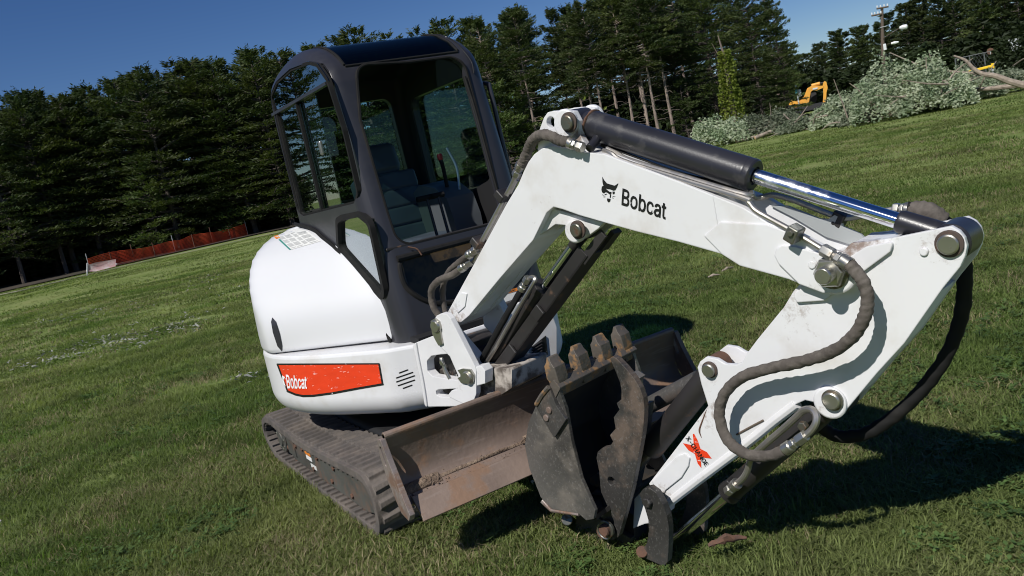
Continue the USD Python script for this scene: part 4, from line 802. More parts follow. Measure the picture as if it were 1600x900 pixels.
# grab handle beside the door, door edge
hx = lambda x, y: on_plane(x, y, (0, YL+.022, 0), EY)
P('grab_handle', tube([hx(748, 133)-EY*.03, hx(760, 131), hx(766, 141), hx(781, 205), hx(796, 268), hx(797, 280), hx(790, 292)-EY*.03], .0135, 8, 40), 'cab_black', cab)
gp = lambda x, y: on_plane(x, y, (xfront(1.6)+.006, 0, 1.6), np.array([1, 0, .165])/math.hypot(1, .165))
P('door_edge', tube([gp(726, 120), gp(742, 170), gp(765, 255), gp(786, 330), gp(789, 345)], .009, 6, 24), 'rubber_black', cab)
P('roof_groove', tube([fx(.475, 2.03)+EX*.0, fx(.48, 2.09), [.35, .47, 2.155], [.27, .47, 2.226], [.14, .47, 2.291], [0, .47, 2.325]], .004, 5, 20), 'decal_black', cab)
lab = lambda x, y: on_plane(x, y, fx(.3, .93), np.array([1, 0, .19])/math.hypot(1, .19))+EX*.004
def lab_quad(c, off=0.): 
    q = [lab(*p)+EX*off for p in c]; m = trimesh.Trimesh(q, [[0, 1, 2], [0, 2, 3]], process=False); return m if (m.face_normals[0]@(-FW)) > 0 else trimesh.Trimesh(q, [[0, 2, 1], [0, 3, 2]], process=False)
P('orange_strip', lab_quad([(784, 461), (816, 452), (818, 446), (788, 455)], .002), 'decal_orange', cab)
P('lettering', text_sheet('WARNING', [(789, 458.2), (803, 454.2), (804, 450.8), (790, 454.6)], lambda x, y: lab(x, y)+EX*.0045), 'decal_black', cab)
P('label_sheet', lab_quad([(768, 482), (812, 469), (818, 452), (781, 461)], .0), 'decal_paper', cab)
# inside: floor, seat, console, levers
P('cab_floor', boxm([0, .1, .80], EX, EY, EZ, 1.1, .8, .03), 'floor_brown', cab)
P('front_plate', boxm([.42, .02, .98], EX, EY, EZ, .02, .40, .34), 'floor_brown', cab)
P('floor_box', boxm([.30, -.05, 1.0], EX, EY, EZ, .16, .14, .32, .01), 'floor_brown', cab)
seat = P('seat', cat([boxm([-.10, .15, 1.13], EX, EY, EZ, .52, .44, .14, .06), boxm([-.02, .15, 1.175], EX, EY, EZ, .30, .30, .09, .04)]), 'seat_vinyl', cab, smooth=40)
bk = np.array([-.26, 0, 1]); bk /= np.linalg.norm(bk); bn_ = np.cross(EY, bk)
for i, (h, w, t) in enumerate(((.10, .44, .13), (.222, .46, .135), (.344, .45, .13), (.466, .42, .12))):
    P('backrest_cushion', boxm(np.array([-.28, .15, 1.13])+bk*h*.92, bn_, EY, bk, t, w*.95, .118, .022), 'seat_vinyl', seat, smooth=40)
P('headrest', boxm(np.array([-.30, .15, 1.13])+bk*.585, bn_, EY, bk, .10, .29, .20, .045), 'seat_vinyl', seat, smooth=40)
con = Polygon([(-.30, .90), (-.30, 1.46), (-.20, 1.50), (.0, 1.47), (.13, 1.40), (.17, 1.28), (.17, .90)])
console = P('control_console', tri(yprism(con, .285, .46)), 'console_grey', cab)
P('control_console', tri(yprism(con, -.30, -.22)), 'console_grey', cab)
js = np.array([.02, .36, 1.46]); P('joystick', tube([js, js+[.0, 0, .12], js+[-.01, 0, .16]], .012, 8), 'rubber_black', console); P('joystick_knob', boxm(js+[-.01, 0, .175], EX, EY, EZ, .026, .030, .042, .010), 'red_knob', console)
P('console_lever', tube([js+[.05, .05, -.03], js+[.03, .07, .1], js+[-.02, .06, .22]], .008, 6), 'zinc', console)
for y in (.10, .17):
    lv = P('travel_lever', tube([[.33, y, .85], [.31, y, 1.1], [.25, y+.01, 1.42]], .0085, 8), 'guard_black', cab); P('lever_grip', rod([.24, y-.045, 1.43], [.24, y+.05, 1.43], .016, 10), 'rubber_black', lv)
P('foot_pedal', boxm([.36, .0, .86], EX, EY, EZ, .10, .07, .02), 'guard_black', cab)

# ---- house front: mounting frame with openings, left front panel
c0, c1 = np.array([.705, -.375, 0]), np.array([1.09, -.275, 0]); ce = (c1-c0)/np.linalg.norm(c1-c0); cn = np.array([-ce[1], ce[0], 0])   # cn points to the machine's left
def cp(pts): return Polygon([((q-c0)@ce, q[2]) for q in (on_plane(x, y, c0, cn) for x, y in pts)]).buffer(0)
fr = cp([(645, 540), (652, 534.5), (686, 521), (708, 516), (745, 560), (752, 600), (740, 633), (722, 634.5), (664, 635.5), (656, 590)]).buffer(-.012).buffer(.012, 6)
h1 = cp([(667, 564), (674, 556), (690, 553.5), (712, 552.5), (722, 596), (712, 594), (676, 588.5), (668, 580)]).buffer(-.012).buffer(.012, 6)
h2 = cp([(681, 611), (685, 608.5), (719, 607), (719, 619.5), (690, 620.5), (682, 617.5)]).buffer(-.006).buffer(.006, 6)
frame = P('boom_mount', cat([frame_mesh(extrude(fr-h1-h2, 0, .045), c0, ce, EZ, cn)]), 'white_dirty', smooth=30)
P('mount_core', cat([boxm([.82, -.06, .62], EX, EY, EZ, .24, .40, .24), boxm([.98, -.10, .62], EX, EY, EZ, .26, .22, .18, .03)]), 'guard_black')
P('mount_rib', tube([on_plane(x, y, c0-cn*.004, cn) for x, y in ((650, 536), (654, 560), (662, 600), (667, 634))], .006, 6), 'white_dirty', frame)
P('hose_bundle', tube([on_plane(x, y, c0+cn*.10, cn) for x, y in ((668, 585), (690, 574), (720, 580))], .035, 10), 'hose_sleeve', frame); P('hose_bundle', tube([on_plane(x, y, c0+cn*.05, cn) for x, y in ((695, 570), (697, 582), (706, 590), (716, 586))], .010, 8), 'zinc', frame)
lp = lambda pts, dx=0.: Polygon([tuple(on_plane(x, y, (.715+dx, 0, 0), EX)[1:]) for x, y in pts]).buffer(0)
pan = lp([(764, 505), (773, 488), (812, 472), (850, 468), (866, 510), (866, 560), (856, 578), (800, 600), (786, 600), (780, 560)]).buffer(-.03).buffer(.03, 8)
hole = lp([(803, 574), (806, 567), (826, 560), (831, 578), (812, 588), (804, 586)]).buffer(-.006).buffer(.006)
fp_m = frame_mesh(extrude(pan-hole, 0, .04), [.70, 0, 0], EY, EZ, EX); fpan = P('front_panel', fp_m, 'white_paint')
P('panel_vent', frame_mesh(extrude(lp([(828, 540), (848, 524), (851, 553), (830, 562)]), 0, .012), [.735, 0, 0], EY, EZ, EX), 'decal_black', fpan)
for k in range(4): P('vent_rib', rod(on_plane(831, 543+4.5*k, (.752, 0, 0), EX), on_plane(847, 533+5*k, (.752, 0, 0), EX), .005, 6), 'guard_black', fpan)
P('step_pin', tube([on_plane(x, y, (.74, 0, 0), EX) for x, y in ((812, 571), (820, 577), (829, 583))], .018, 8), 'rust', fpan)
P('swing_cover', boxm([.45, .10, .50], EX, EY, EZ, .4, .7, .10), 'guard_black')
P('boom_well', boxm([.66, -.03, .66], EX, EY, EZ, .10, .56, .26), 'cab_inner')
P('cab_sill', boxm([.60, .22, .80], EX, EY, EZ, .14, .66, .04, .01), 'guard_black')

# ---- swing post
def B(name, poly, o0, o1, look, parent=EXC, label=None): return P(name, bplate(poly, o0, o1), look, parent, label)
ear0 = bpoly([(679, 499), (682.5, 493), (690, 489.5), (698, 491), (704, 498), (742.5, 573), (744.5, 580), (744, 616), (738, 631), (728, 633), (703, 621), (701, 616), (706, 610), (714, 608.6), (717, 600), (716, 587), (703, 557), (684, 538), (680, 512)], -.085).buffer(-.006).buffer(.006, 5)
post = B('swing_post', bpoly([(728, 572), (757, 577), (800, 575), (800, 606), (760, 632), (735, 632), (728, 622)], -.03).buffer(-.01).buffer(.01), -.030, .19, 'white_chipped')
B('swing_ear', ear0, -.085, -.058, 'white_dirty', post)
def shift(poly, ds, dz): return affinity.translate(poly, ds, dz)
B('swing_ear', ear0, .205, .245, 'white_dirty', post)
B('lower_boss', bpoly([(741, 575), (752, 573), (757, 580), (757, 598), (741, 602)], -.082).buffer(.004), -.082, -.035, 'white_dirty', post)
hk = P('hook', tube([bx(x, y, -.085) for x, y in ((688, 560), (691, 563), (695, 576), (703, 592))], .008, 8), 'zinc', post)
def pin(name, x, y, off, r, h, parent, ring=1.45, look='pin_steel', ringlook='pin_dark', seg=24):
    o = bx(x, y, off-h)+BN*h; g = P(name, lathe([(0, 0), (r, 0), (r, h*.85), (r*.86, h), (0, h)], o, -BN, seg), look, parent)
    if ring: P('washer', lathe([(0, 0), (r*ring, 0), (r*ring, h*.35), (r*ring*.9, h*.42), (0, h*.42)], o, -BN, seg), ringlook, g)
    return g
UP_PIN = bx(683.5, 509, -.085); LO_PIN = bx(733, 589, -.085)
lk = Polygon([((bp(x, y, -.085))) for x, y in ((677, 502), (682, 499), (687, 503), (690, 525), (692, 535), (688, 537), (684, 530), (679, 520))]).buffer(.006)
B('lock_plate', lk, -.095, -.085, 'zinc', post); P('upper_pin', lathe([(0, 0), (.030, 0), (.030, .03), (.025, .038), (0, .038)], UP_PIN+BN*.018, -BN, 24), 'zinc', post)
B('lock_plate', bpoly([(718, 578), (724, 576), (737, 577), (742, 585), (741, 596), (734, 599), (723, 597), (718, 590), (722, 588), (722, 584)], -.085).buffer(.002), -.094, -.085, 'zinc', post); P('lower_pin', lathe([(0, 0), (.030, 0), (.030, .03), (.025, .038), (0, .038)], LO_PIN+BN*.018, -BN, 24), 'zinc', post)
P('pin_bolt', nut(bx(692, 566, -.085), -BN, .014, .012), 'zinc', post)

# ---- boom
boom_px = [(690, 500), (699, 489), (745, 405), (791, 320), (810, 288.6), (819, 267), (826, 253), (835, 241), (847, 232), (861, 228), (886, 232), (910, 238), (943, 240.5), (1060, 284), (1160, 324), (1199, 348), (1245, 364), (1284, 385), (1311, 402), (1322, 416), (1326, 430), (1322, 444), (1312, 453), (1292, 456), (1250, 443), (1233, 436), (1157, 415), (1127, 396.5), (1060, 377.5), (993, 361), (943, 347), (905, 336), (880, 327), (865, 323), (854, 332), (833, 375), (780, 436), (733, 493), (716, 507), (711, 511)]
bpol = bpoly(boom_px, 0.).buffer(-.004).buffer(.004, 4)
split = sbox(-1, -1, 1.36, 3)
boom = P('boom', cat([bplate(bpol.intersection(split), 0, .185), bplate(bpol-split.buffer(-.001), 0, .024), bplate(bpol-split.buffer(-.001), .161, .185)]), 'white_paint')
und = bpoly([(865, 325), (893, 334), (945, 347), (936, 357), (913, 374), (905, 376), (893, 374), (888, 362), (883, 352.5), (868, 351), (843, 369), (800, 420), (742, 492), (733, 493), (833, 375)], .03).buffer(-.002)
for o_ in ((.030, .055), (.130, .155)): P('boom_gusset', bplate(und, *o_), 'white_paint', boom)
fork = bpoly([(1214, 398), (1217, 387), (1226, 382), (1245, 384), (1298, 398), (1330, 412), (1331, 432), (1324, 446), (1310, 455), (1290, 455.5), (1252, 441.5), (1220, 410)], -.0).buffer(-.006).buffer(.006, 6)
for o_ in ((-.016, .001), (.184, .201)): P('fork_plate', bplate(fork, *o_), 'white_paint', boom)
gor = bpoly([(1100, 368), (1127, 345), (1199, 349), (1246, 365), (1284, 386), (1310, 402), (1310, 440), (1290, 455), (1250, 443.5), (1233, 436.5), (1157, 415.5), (1128, 397)], 0).buffer(-.003)
for o_ in ((-.006, .001), (.184, .191)): P('side_doubler', bplate(gor, *o_), 'white_paint', boom)
lug = bpoly([(840, 235), (843, 203), (850, 184), (856, 175.5), (864, 173.5), (886, 172.5), (896, 174), (904, 189), (907, 212), (913, 222), (925, 245), (880, 262)], .02).buffer(-.004).buffer(.004, 4)-Point(bp(860.7, 191, .02)).buffer(.021, 12)
for o_ in ((.020, .045), (.140, .165)): P('boom_lug', bplate(lug, *o_), 'white_paint', boom)
bp0 = bp(886, 192.5, .02)
for o_, d_ in ((.022, -BN), (.163, BN)): P('lug_boss', lathe([(0, 0), (.052, 0), (.052, .014), (.046, .02), (0, .02)], b3(*bp0, o_), d_, 28), 'white_paint', boom)
pin('lug_pin', 884, 192, .002, .027, .022, boom, 1.35)
P('wear_mark', cat([bplate(bpoly([(714, 466), (722, 458), (730, 459), (727, 478), (716, 488)], 0).buffer(.002), -.004, .002)]), 'white_paint', boom)
lp0 = bp(901, 360.5, .03)
for o_, d_ in ((.031, -BN), (.154, BN)): P('cylinder_boss', lathe([(0, 0), (.045, 0), (.045, .016), (.038, .022), (0, .022)], b3(*lp0, o_), d_, 24), 'white_paint', boom)
pin('gusset_pin', 898, 360.5, .008, .026, .022, boom, 1.35)
# lettering and emblem on the boom side
bs = lambda x, y: bx(x, y, -.0015)
P('lettering', text_sheet('Bobcat', [(970.8, 321), (1039.8, 343.5), (1041.5, 316.5), (972.6, 294)], bs), 'decal_black', boom)
def bshape(polys): 
    out = []
    for pts in polys:
        pg = Polygon([bp(x, y, -.0015) for x, y in pts]).buffer(0)
        m = frame_mesh(flat(pg), BO-BN*.0015, BD, EZ, BN); f = np.array(m.faces); d = m.triangles_center-EYE; bad = (m.face_normals*d).sum(1) > 0; f[bad] = f[bad][:, ::-1]; out.append(trimesh.Trimesh(m.vertices, f, process=False))
    return cat(out)
Z4 = lambda pts: [(620+x/2.814, 160+y/2.814) for x, y in pts]
P('emblem', bshape([Z4(p) for p in ([(903, 326), (912, 342), (924, 356), (944, 362), (958, 366), (974, 355), (968, 372), (960, 386), (952, 388), (938, 382), (922, 380), (908, 366), (904, 350)],
   [(902, 369), (912, 366), (922, 382), (934, 392), (928, 398), (918, 394), (910, 400), (903, 396), (899, 384)], [(928, 392), (944, 394), (943, 402), (934, 404), (928, 399)], [(948, 392), (958, 392), (957, 402), (949, 404)],
   [(924, 422), (940, 424), (938, 434), (931, 440), (925, 434)], [(912, 404), (926, 401), (918, 407)], [(902, 404), (916, 411), (903, 407)], [(908, 414), (920, 414), (909, 417)], [(948, 412), (964, 414), (949, 415)], [(946, 417), (956, 424), (946, 420)], [(938, 404), (942, 404), (940, 420), (936, 418)])]), 'decal_black', boom)

# ---- arm cylinder on top of the boom
MO = .0925
ca = bx(888, 193, MO-.0); ca = b3(*bp0, MO); ce_ = b3(*bp(1480, 383, .03), .105)
b0, b1 = bx(930, 203.5, MO), bx(1179, 271, MO); dcy = (ce_-ca)/np.linalg.norm(ce_-ca)
t0, t1 = (b0-ca)@dcy, (b1-ca)@dcy
armcyl = P('arm_cylinder', lathe([(0, .03), (.044, .03), (.050, .055), (.0535, .065), (.0535, t1-.03), (.0520, t1-.026), (.0535, t1-.022), (.0535, t1-.006), (.049, t1), (.030, t1), (.030, t1-.006), (0, t1-.006)], ca, dcy, 40), 'cylinder_black')
P('cylinder_eye', rod(ca-BN*.042, ca+BN*.042, .046, 28), 'cylinder_black', armcyl)
L_ = np.linalg.norm(ce_-ca); P('cylinder_rod', lathe([(0, t1-.05), (.0235, t1-.05), (.0235, L_-.06), (0, L_-.06)], ca, dcy, 36), 'chrome', armcyl)
P('rod_eye', cat([lathe([(0, L_-.16), (.030, L_-.16), (.034, L_-.15), (.036, L_-.03), (0, L_-.03)], ca, dcy, 28), rod(ce_-BN*.056, ce_+BN*.056, .053, 36)]), 'cylinder_black', armcyl)
P('oil_port', tube([b3(*bp(921, 232, -.0), .0), b3(*bp(928, 224, .03), .03), b3(*bp(935, 213, .06), .06)], .0165, 12, curve=False), 'cylinder_black', armcyl)
P('weld_bead', tube([ca+dcy*.06+(np.cross(dcy, BN)*math.cos(a)+BN*math.sin(a))*.052 for a in np.linspace(0, 6.283, 40)], .006, 6, curve=False, wob=.5), 'rust', armcyl)
def btube(pts, r, look, name, parent=EXC, **k): return P(name, tube([bx(x, y, o) for x, y, o in pts], r, 10, **k), look, parent)
btube([(943, 235, .03), (955, 240, .02), (975, 252, .018), (1060, 279, .016), (1160, 309, .012), (1170, 316, .010), (1180, 328, .008), (1200, 340, .004), (1240, 362, -.012), (1291, 393, -.030)], .0088, 'pipe_steel', 'boom_pipe', n=60)
btube([(948, 232, .05), (965, 240, .05), (985, 250, .045), (1060, 273, .04), (1162, 303, .035), (1175, 300, .09)], .0082, 'pipe_steel', 'boom_pipe', n=50)
btube([(1168, 292, .11), (1182, 309, .13), (1208, 305, .15), (1240, 313, .155), (1303, 337, .17), (1322, 341, .17), (1355, 335, .19), (1398, 327, .20)], .0095, 'pipe_steel', 'boom_pipe', n=60)
btube([(940, 226, .08), (1050, 268, .08), (1150, 292, .10), (1170, 296, .12)], .008, 'rubber_black', 'boom_pipe')
cl = bx(1241, 365, -.030); pd = bx(1262, 375, -.02)-bx(1225, 353, -.01); pd /= np.linalg.norm(pd); pu = np.cross(BN, pd)
clamp = P('pipe_clamp', boxm(cl, pd, BN, pu, .038, .055, .048, .005), 'pin_steel'); P('clamp_bolt', nut(cl-BN*.027-pu*.008, -BN, .010, .01), 'pin_steel', clamp)
fa, fb, fc = bx(1285, 389.5, -.031), bx(1305, 400, -.040), bx(1329, 414, -.050)
def fitting(name, pts, parent=EXC):
    """hex nut, gap and crimped sleeve along a line"""
    a, b = np.asarray(pts[0]), np.asarray(pts[-1]); d = (b-a)/np.linalg.norm(b-a); L = np.linalg.norm(b-a)
    g = P(name, cat([lathe([(0, 0), (.0185, 0), (.0195, .003), (.0195, L*.36), (.017, L*.40), (0, L*.40)], a, d, 6), lathe([(0, 0), (.013, 0), (.013, L*.12), (0, L*.12)], a+d*L*.40, d, 12), lathe([(0, 0), (.018, 0), (.0185, L*.16), (.016, L*.17), (0, L*.17)], a+d*L*.50, d, 6), lathe([(0, 0), (.018, 0), (.0205, .004), (.0205, L*.32), (0, L*.34)], a+d*L*.67, d, 20)]), 'zinc', parent); return g
fitting('hose_fitting', (fa, fc))
# grey bracket behind the boom end
brk = bpoly([(1205, 322), (1230, 322), (1280, 342), (1293, 343), (1304, 336), (1312, 340), (1317, 354), (1345, 366), (1353, 375), (1335, 384), (1290, 370), (1240, 340)], .15)-Point(bp(1301.5, 349, .15)).buffer(.006)
B('hose_bracket', brk, .150, .16, 'sign_back', boom)
P('bracket_clamp', boxm(bx(1312, 341, .175), pd, BN, pu, .04, .05, .045, .005), 'guard_black', boom)
# ---- arm
arm_px = [(1240, 455), (1225, 480), (1184, 530), (1169, 550), (1160, 566), (1150, 570), (1133, 569), (1120, 561), (1103, 558), (1094, 565), (1090, 574), (1096, 600), (1106.7, 634), (1060, 696), (1014, 756), (1038, 786), (1094, 744), (1150, 702), (1182, 676), (1210, 656), (1240, 633), (1258, 625), (1271, 628), (1284, 637), (1296, 648), (1307, 651), (1316, 648), (1325, 637), (1370, 583), (1413, 536), (1473, 450), (1500, 417), (1508, 400), (1511, 385), (1507, 371), (1499, 361), (1486, 353.5), (1400, 371), (1357, 377.5), (1330, 380), (1318, 392), (1290, 400)]
AO, AF = .030, .180
apol = bpoly(arm_px, AO).buffer(-.003).buffer(.003, 4)
tip = Point(bp(1480, 383, AO)).buffer(.135, 24)
foot_cut = Point(bp(1297, 628, AO)).buffer(.085, 20)
lug_cut = Polygon([bp(x, y, AO) for x, y in ((1080, 545), (1175, 545), (1165, 575), (1108, 640), (1080, 640))]).buffer(0)
core = apol.buffer(-.0015)-tip-foot_cut-lug_cut
arm = P('arm', cat([bplate(apol, AO, AO+.016), bplate(apol, AF-.016, AF), bplate(core, AO+.015, AF-.015)]), 'white_paint')
dbl = bpoly([(1356, 384), (1394, 377), (1397, 381), (1393, 392), (1290, 468), (1248, 471), (1243, 463), (1256, 446), (1290, 440), (1330, 400)], AO).buffer(-.006).buffer(.006, 6)
for o_ in ((AO-.012, AO+.001), (AF-.001, AF+.003)): P('pivot_doubler', bplate(dbl, *o_), 'white_dirty', arm)
P('weld_panel', cat([bplate(bpoly([(1020, 752), (1060, 712), (1072, 708), (1079, 715), (1077, 727), (1066, 745), (1041, 765), (1036, 776)], AO).buffer(-.004).buffer(.004, 5), AO-.006, AO+.001)]), 'white_paint', arm)
P('lower_rail', tube([bx(x, y, AO+.012) for x, y in ((1041, 788), (1094, 747), (1150, 705), (1184, 678), (1212, 655), (1245, 630))], .020, 10, curve=False), 'white_dirty', arm)
P('weld_seam', tube([bx(x, y, AO-.001) for x, y in ((1151, 679), (1172, 667.5), (1193, 656.5))], .004, 6), 'pole_wood', arm)
P('upper_pivot_nut', nut(bx(1300, 424, -.018), -BN, .047, .030, .3), 'zinc', arm); P('pivot_washer', lathe([(0, 0), (.05, 0), (.05, .007), (0, .007)], bx(1301, 425, -.016), -BN, 28), 'pin_steel', arm)
P('pivot_bolt_end', lathe([(0, 0), (.026, 0), (.026, .052), (.022, .058), (0, .058)], bx(1298, 425, -.03), -BN, 24), 'zinc', arm)
P('pivot_boss', cat([lathe([(0, 0), (.066, 0), (.066, .012), (.060, .016), (0, .016)], b3(*bp(1302, 426, -.016), -.001), -BN, 32)]), 'white_paint', arm)
g = pin('tip_pin', 1480, 383, AO, .028, .020, arm, 1.32, 'zinc'); pin('stick_pin', 1297, 628, AO-.014, .028, .020, arm, 1.2, 'zinc', 'pin_steel'); P('stick_boss', lathe([(0, 0), (.052, 0), (.052, .010), (.046, .014), (0, .014)], bx(1298.5, 628, AO), -BN, 30), 'white_paint', arm)
pin('link_pin', 1105, 580, AO, .024, .020, arm, 1.22, 'zinc')
P('grease_plug', lathe([(0, 0), (.013, 0), (.011, .006), (0, .006)], bx(1444, 393, AO), -BN, 16), 'white_paint', arm); P('grease_plug', lathe([(0, 0), (.013, 0), (.011, .004), (0, .004)], bx(1269, 414, -.016), -BN, 16), 'white_paint', arm)
P('link_boss', rod(bx(1104, 580, AO)+BN*.016, bx(1104, 580, AO)+BN*.11, .040, 24), 'rust', arm)
# X decal with lettering
ab = lambda x, y: bx(x, y, AO-.0015)
def ashape(pts, off=.0015):
    pg = Polygon([bp(x, y, AO) for x, y in pts]).buffer(0); m = frame_mesh(flat(pg), BO+BN*(AO-off), BD, EZ, BN); f = np.array(m.faces); d = m.triangles_center-EYE; bad = (m.face_normals*d).sum(1) > 0; f[bad] = f[bad][:, ::-1]; return trimesh.Trimesh(m.vertices, f, process=False)
Z7 = lambda pts: [(1000+x/2.5, 500+y/2.5) for x, y in pts]
P('decal_cross', cat([ashape(Z7([(207, 445), (212, 444), (226, 470), (236, 500), (240, 578), (226, 560), (214, 520)])), ashape(Z7([(168, 480), (198, 487), (236, 502), (262, 515), (281, 541), (246, 536), (214, 522), (190, 508)]), .0017)]), 'decal_red', arm)
P('lettering', text_sheet('X-CHANGE', [tuple(p) for p in Z7([(177, 462), (254, 572), (268, 562), (191, 452)])], lambda x, y: bx(x, y, AO-.003)), 'decal_black', arm)
P('rust_streak', tube([bx(x, y, AO-.0005) for x, y in ((1104, 640), (1098, 656), (1093, 672), (1096, 684))], [.001, .003, .004, .001], 5), 'rust', arm)

# ---- hoses along the arm
main = [(1327, 412, -.052), (1337, 424, -.056), (1347, 438, -.060), (1354, 455, -.062), (1355, 478, -.064), (1348, 502, -.066), (1334, 524, -.066), (1312, 543, -.064), (1283, 556, -.062), (1248, 566, -.060), (1210, 574, -.056), (1172, 584, -.054), (1146, 599, -.054), (1129, 622, -.056), (1124, 648, -.060), (1131, 676, -.066), (1147, 698, -.072), (1172, 711, -.075), (1202, 712, -.072), (1225, 704, -.068)]
P('arm_hose', tube([bx(x, y, o) for x, y, o in main], .0185, 12, 170, wob=.13, seed=5), 'hose_sleeve')
fitting('hose_fitting', (bx(1259, 680, -.062), bx(1226, 703, -.068)))
P('bucket_pipe', tube([bx(x, y, o) for x, y, o in ((1255, 683, -.06), (1268, 672, -.055), (1275, 660, -.05), (1275, 648, -.04), (1268, 640, -.03), (1256, 641, -.02), (1246, 650, -.015), (1225, 669, -.01), (1198, 692, -.01), (1180, 708, -.01))], .0115, 10, 60), 'pipe_steel')
P('bucket_pipe', tube([bx(x, y, o) for x, y, o in ((1180, 708, -.01), (1172, 720, -.01), (1168, 735, -.01), (1160, 748, -.01), (1145, 760, -.005))], .011, 10, 30), 'pipe_steel'); fitting('hose_fitting', (bx(1137, 768, -.0), bx(1152, 755, -.006)))
P('pipe_bolt', nut(bx(1257, 664, -.01), -BN, .016, .02), 'pin_steel')
P('far_hose', tube([bx(x, y, o) for x, y, o in ((1418, 326, .20), (1440, 328, .21), (1466, 338, .22), (1500, 380, .24), (1508, 440, .24), (1500, 500, .24), (1478, 556, .23), (1445, 604, .22), (1400, 648, .20), (1355, 676, .18), (1312, 682, .16), (1285, 668, .14), (1270, 650, .12))], .021, 12, 120, wob=.14, seed=8), 'rubber_black')
P('hose_sock', tube([bx(x, y, o) for x, y, o in ((1420, 330, .20), (1436, 330, .205), (1456, 336, .21), (1474, 347, .22))], [.026, .031, .033, .026], 12, 24, wob=.12), 'hose_sleeve'); fitting('hose_fitting', (bx(1396, 327, .20), bx(1421, 327, .20)))
# hoses at the boom elbow and foot
P('elbow_hose', tube([bx(x, y, o) for x, y, o in ((889, 223, -.03), (874, 219, -.035), (858, 212, -.035), (845, 211, -.02), (834, 218, .0), (826, 232, .015), (819, 250, .02), (815, 258, .02))], .020, 12, 80, wob=.17, seed=2), 'hose_sleeve'); fitting('hose_fitting', (bx(911, 231, -.03), bx(889, 223, -.03)))
fitting('hose_fitting', (bx(806, 275, .02), bx(814, 256, .02)))
P('back_pipe', tube([bx(x, y, o) for x, y, o in ((806, 274, .02), (799, 290, .025), (775, 335, .03), (752, 378, .03), (742, 394, .03))], .0105, 10, 24), 'pipe_steel'); P('back_pipe', tube([bx(x, y, o) for x, y, o in ((808, 280, .045), (802, 292, .05), (779, 337, .055), (757, 378, .055), (741, 409, .05))], .0105, 10, 24), 'pipe_steel')
for (x, y) in ((788, 305), (750, 378)): P('pipe_clamp', boxm(bx(x, y, .035), b3(*bp(791, 320))-b3(*bp(745, 405)) if False else (bx(791, 320, 0)-bx(745, 405, 0))/np.linalg.norm(bx(791, 320, 0)-bx(745, 405, 0)), BN, np.cross((bx(791, 320, 0)-bx(745, 405, 0))/np.linalg.norm(bx(791, 320, 0)-bx(745, 405, 0)), BN), .035, .075, .05, .006), 'guard_black')
fitting('hose_fitting', (bx(745, 389, .03), bx(732, 399, .03))); fitting('hose_fitting', (bx(738, 407, .05), bx(720, 420, .05)))
P('foot_hose', tube([bx(x, y, o) for x, y, o in ((722, 419, .05), (706, 430, .05), (688, 437, .05), (676, 449, .05), (674, 464, .055), (679, 482, .06), (690, 498, .07), (702, 512, .08))], .0165, 10, 60, wob=.1), 'hose_sleeve'); P('foot_hose', tube([bx(x, y, o) for x, y, o in ((733, 398, .03), (716, 411, .05), (702, 424, .08), (694, 440, .10), (692, 458, .11), (694, 480, .11), (698, 500, .10))], .0145, 10, 60, wob=.1), 'hose_sleeve')

# ---- boom cylinder below the boom
q0, q1 = b3(*bp(748, 588, .07), .0925), b3(*lp0, .0925); dq = (q1-q0)/np.linalg.norm(q1-q0); Lq = np.linalg.norm(q1-q0); q2 = bx(850, 447, .0925); tq = (q2-q0)@dq
bcyl = P('boom_cylinder', lathe([(0, .0), (.036, 0), (.043, .04), (.043, tq-.03), (.046, tq-.028), (.046, tq), (.024, tq+.004), (0, tq+.004)], q0, dq, 32), 'guard_black')
P('cylinder_rod', lathe([(0, tq), (.0215, tq), (.0215, Lq-.10), (0, Lq-.10)], q0, dq, 28), 'chrome', bcyl); P('rod_eye', cat([lathe([(0, Lq-.11), (.024, Lq-.11), (.028, Lq-.03), (0, Lq-.03)], q0, dq, 20), rod(q1-BN*.035, q1+BN*.035, .042, 24)]), 'guard_black', bcyl); P('cylinder_eye', rod(q0-BN*.05, q0+BN*.05, .045, 24), 'guard_black', bcyl)
side_n = np.cross(dq, BN); side_n = side_n if side_n@BD > 0 else -side_n
gb = lambda t, h, w: q0+dq*t+side_n*h+BN*w
def chan(t0, t1, h, w, dpt, thk):
    """open channel guard along the cylinder"""
    out = [boxm(gb((t0+t1)/2, h, 0), dq, BN, side_n, t1-t0, w, thk)]
    for s in (-1, 1): out.append(boxm(gb((t0+t1)/2, h-dpt/2, s*(w/2-thk/2)), dq, BN, side_n, t1-t0-.002, thk, dpt))
    return cat(out)
P('cylinder_guard', chan(.10, Lq-.05, .088, .10, .05, .007), 'guard_black', bcyl); P('guard_tab', boxm(gb(Lq-.01, .085, -.04), dq, BN, side_n, .16, .012, .035), 'guard_black', bcyl); P('guard_tab', boxm(gb(Lq+.02, .092, .03), dq, BN, side_n, .10, .05, .02), 'guard_black', bcyl)
P('guard_bracket', boxm(gb(.30, .075, -.068), dq, BN, side_n, .09, .014, .05, .004), 'guard_black', bcyl); P('guard_bracket', boxm(gb(tq-.06, .07, -.066), dq, BN, side_n, .06, .014, .05, .004), 'guard_black', bcyl)
P('cylinder_pipe', tube([bx(x, y, o) for x, y, o in ((754, 575, .03), (775, 543, .02), (806, 489, .015), (830, 449, .015), (836, 437, .02), (832, 433, .03), (824, 437, .035))], .0095, 8, 40), 'pipe_steel', bcyl)
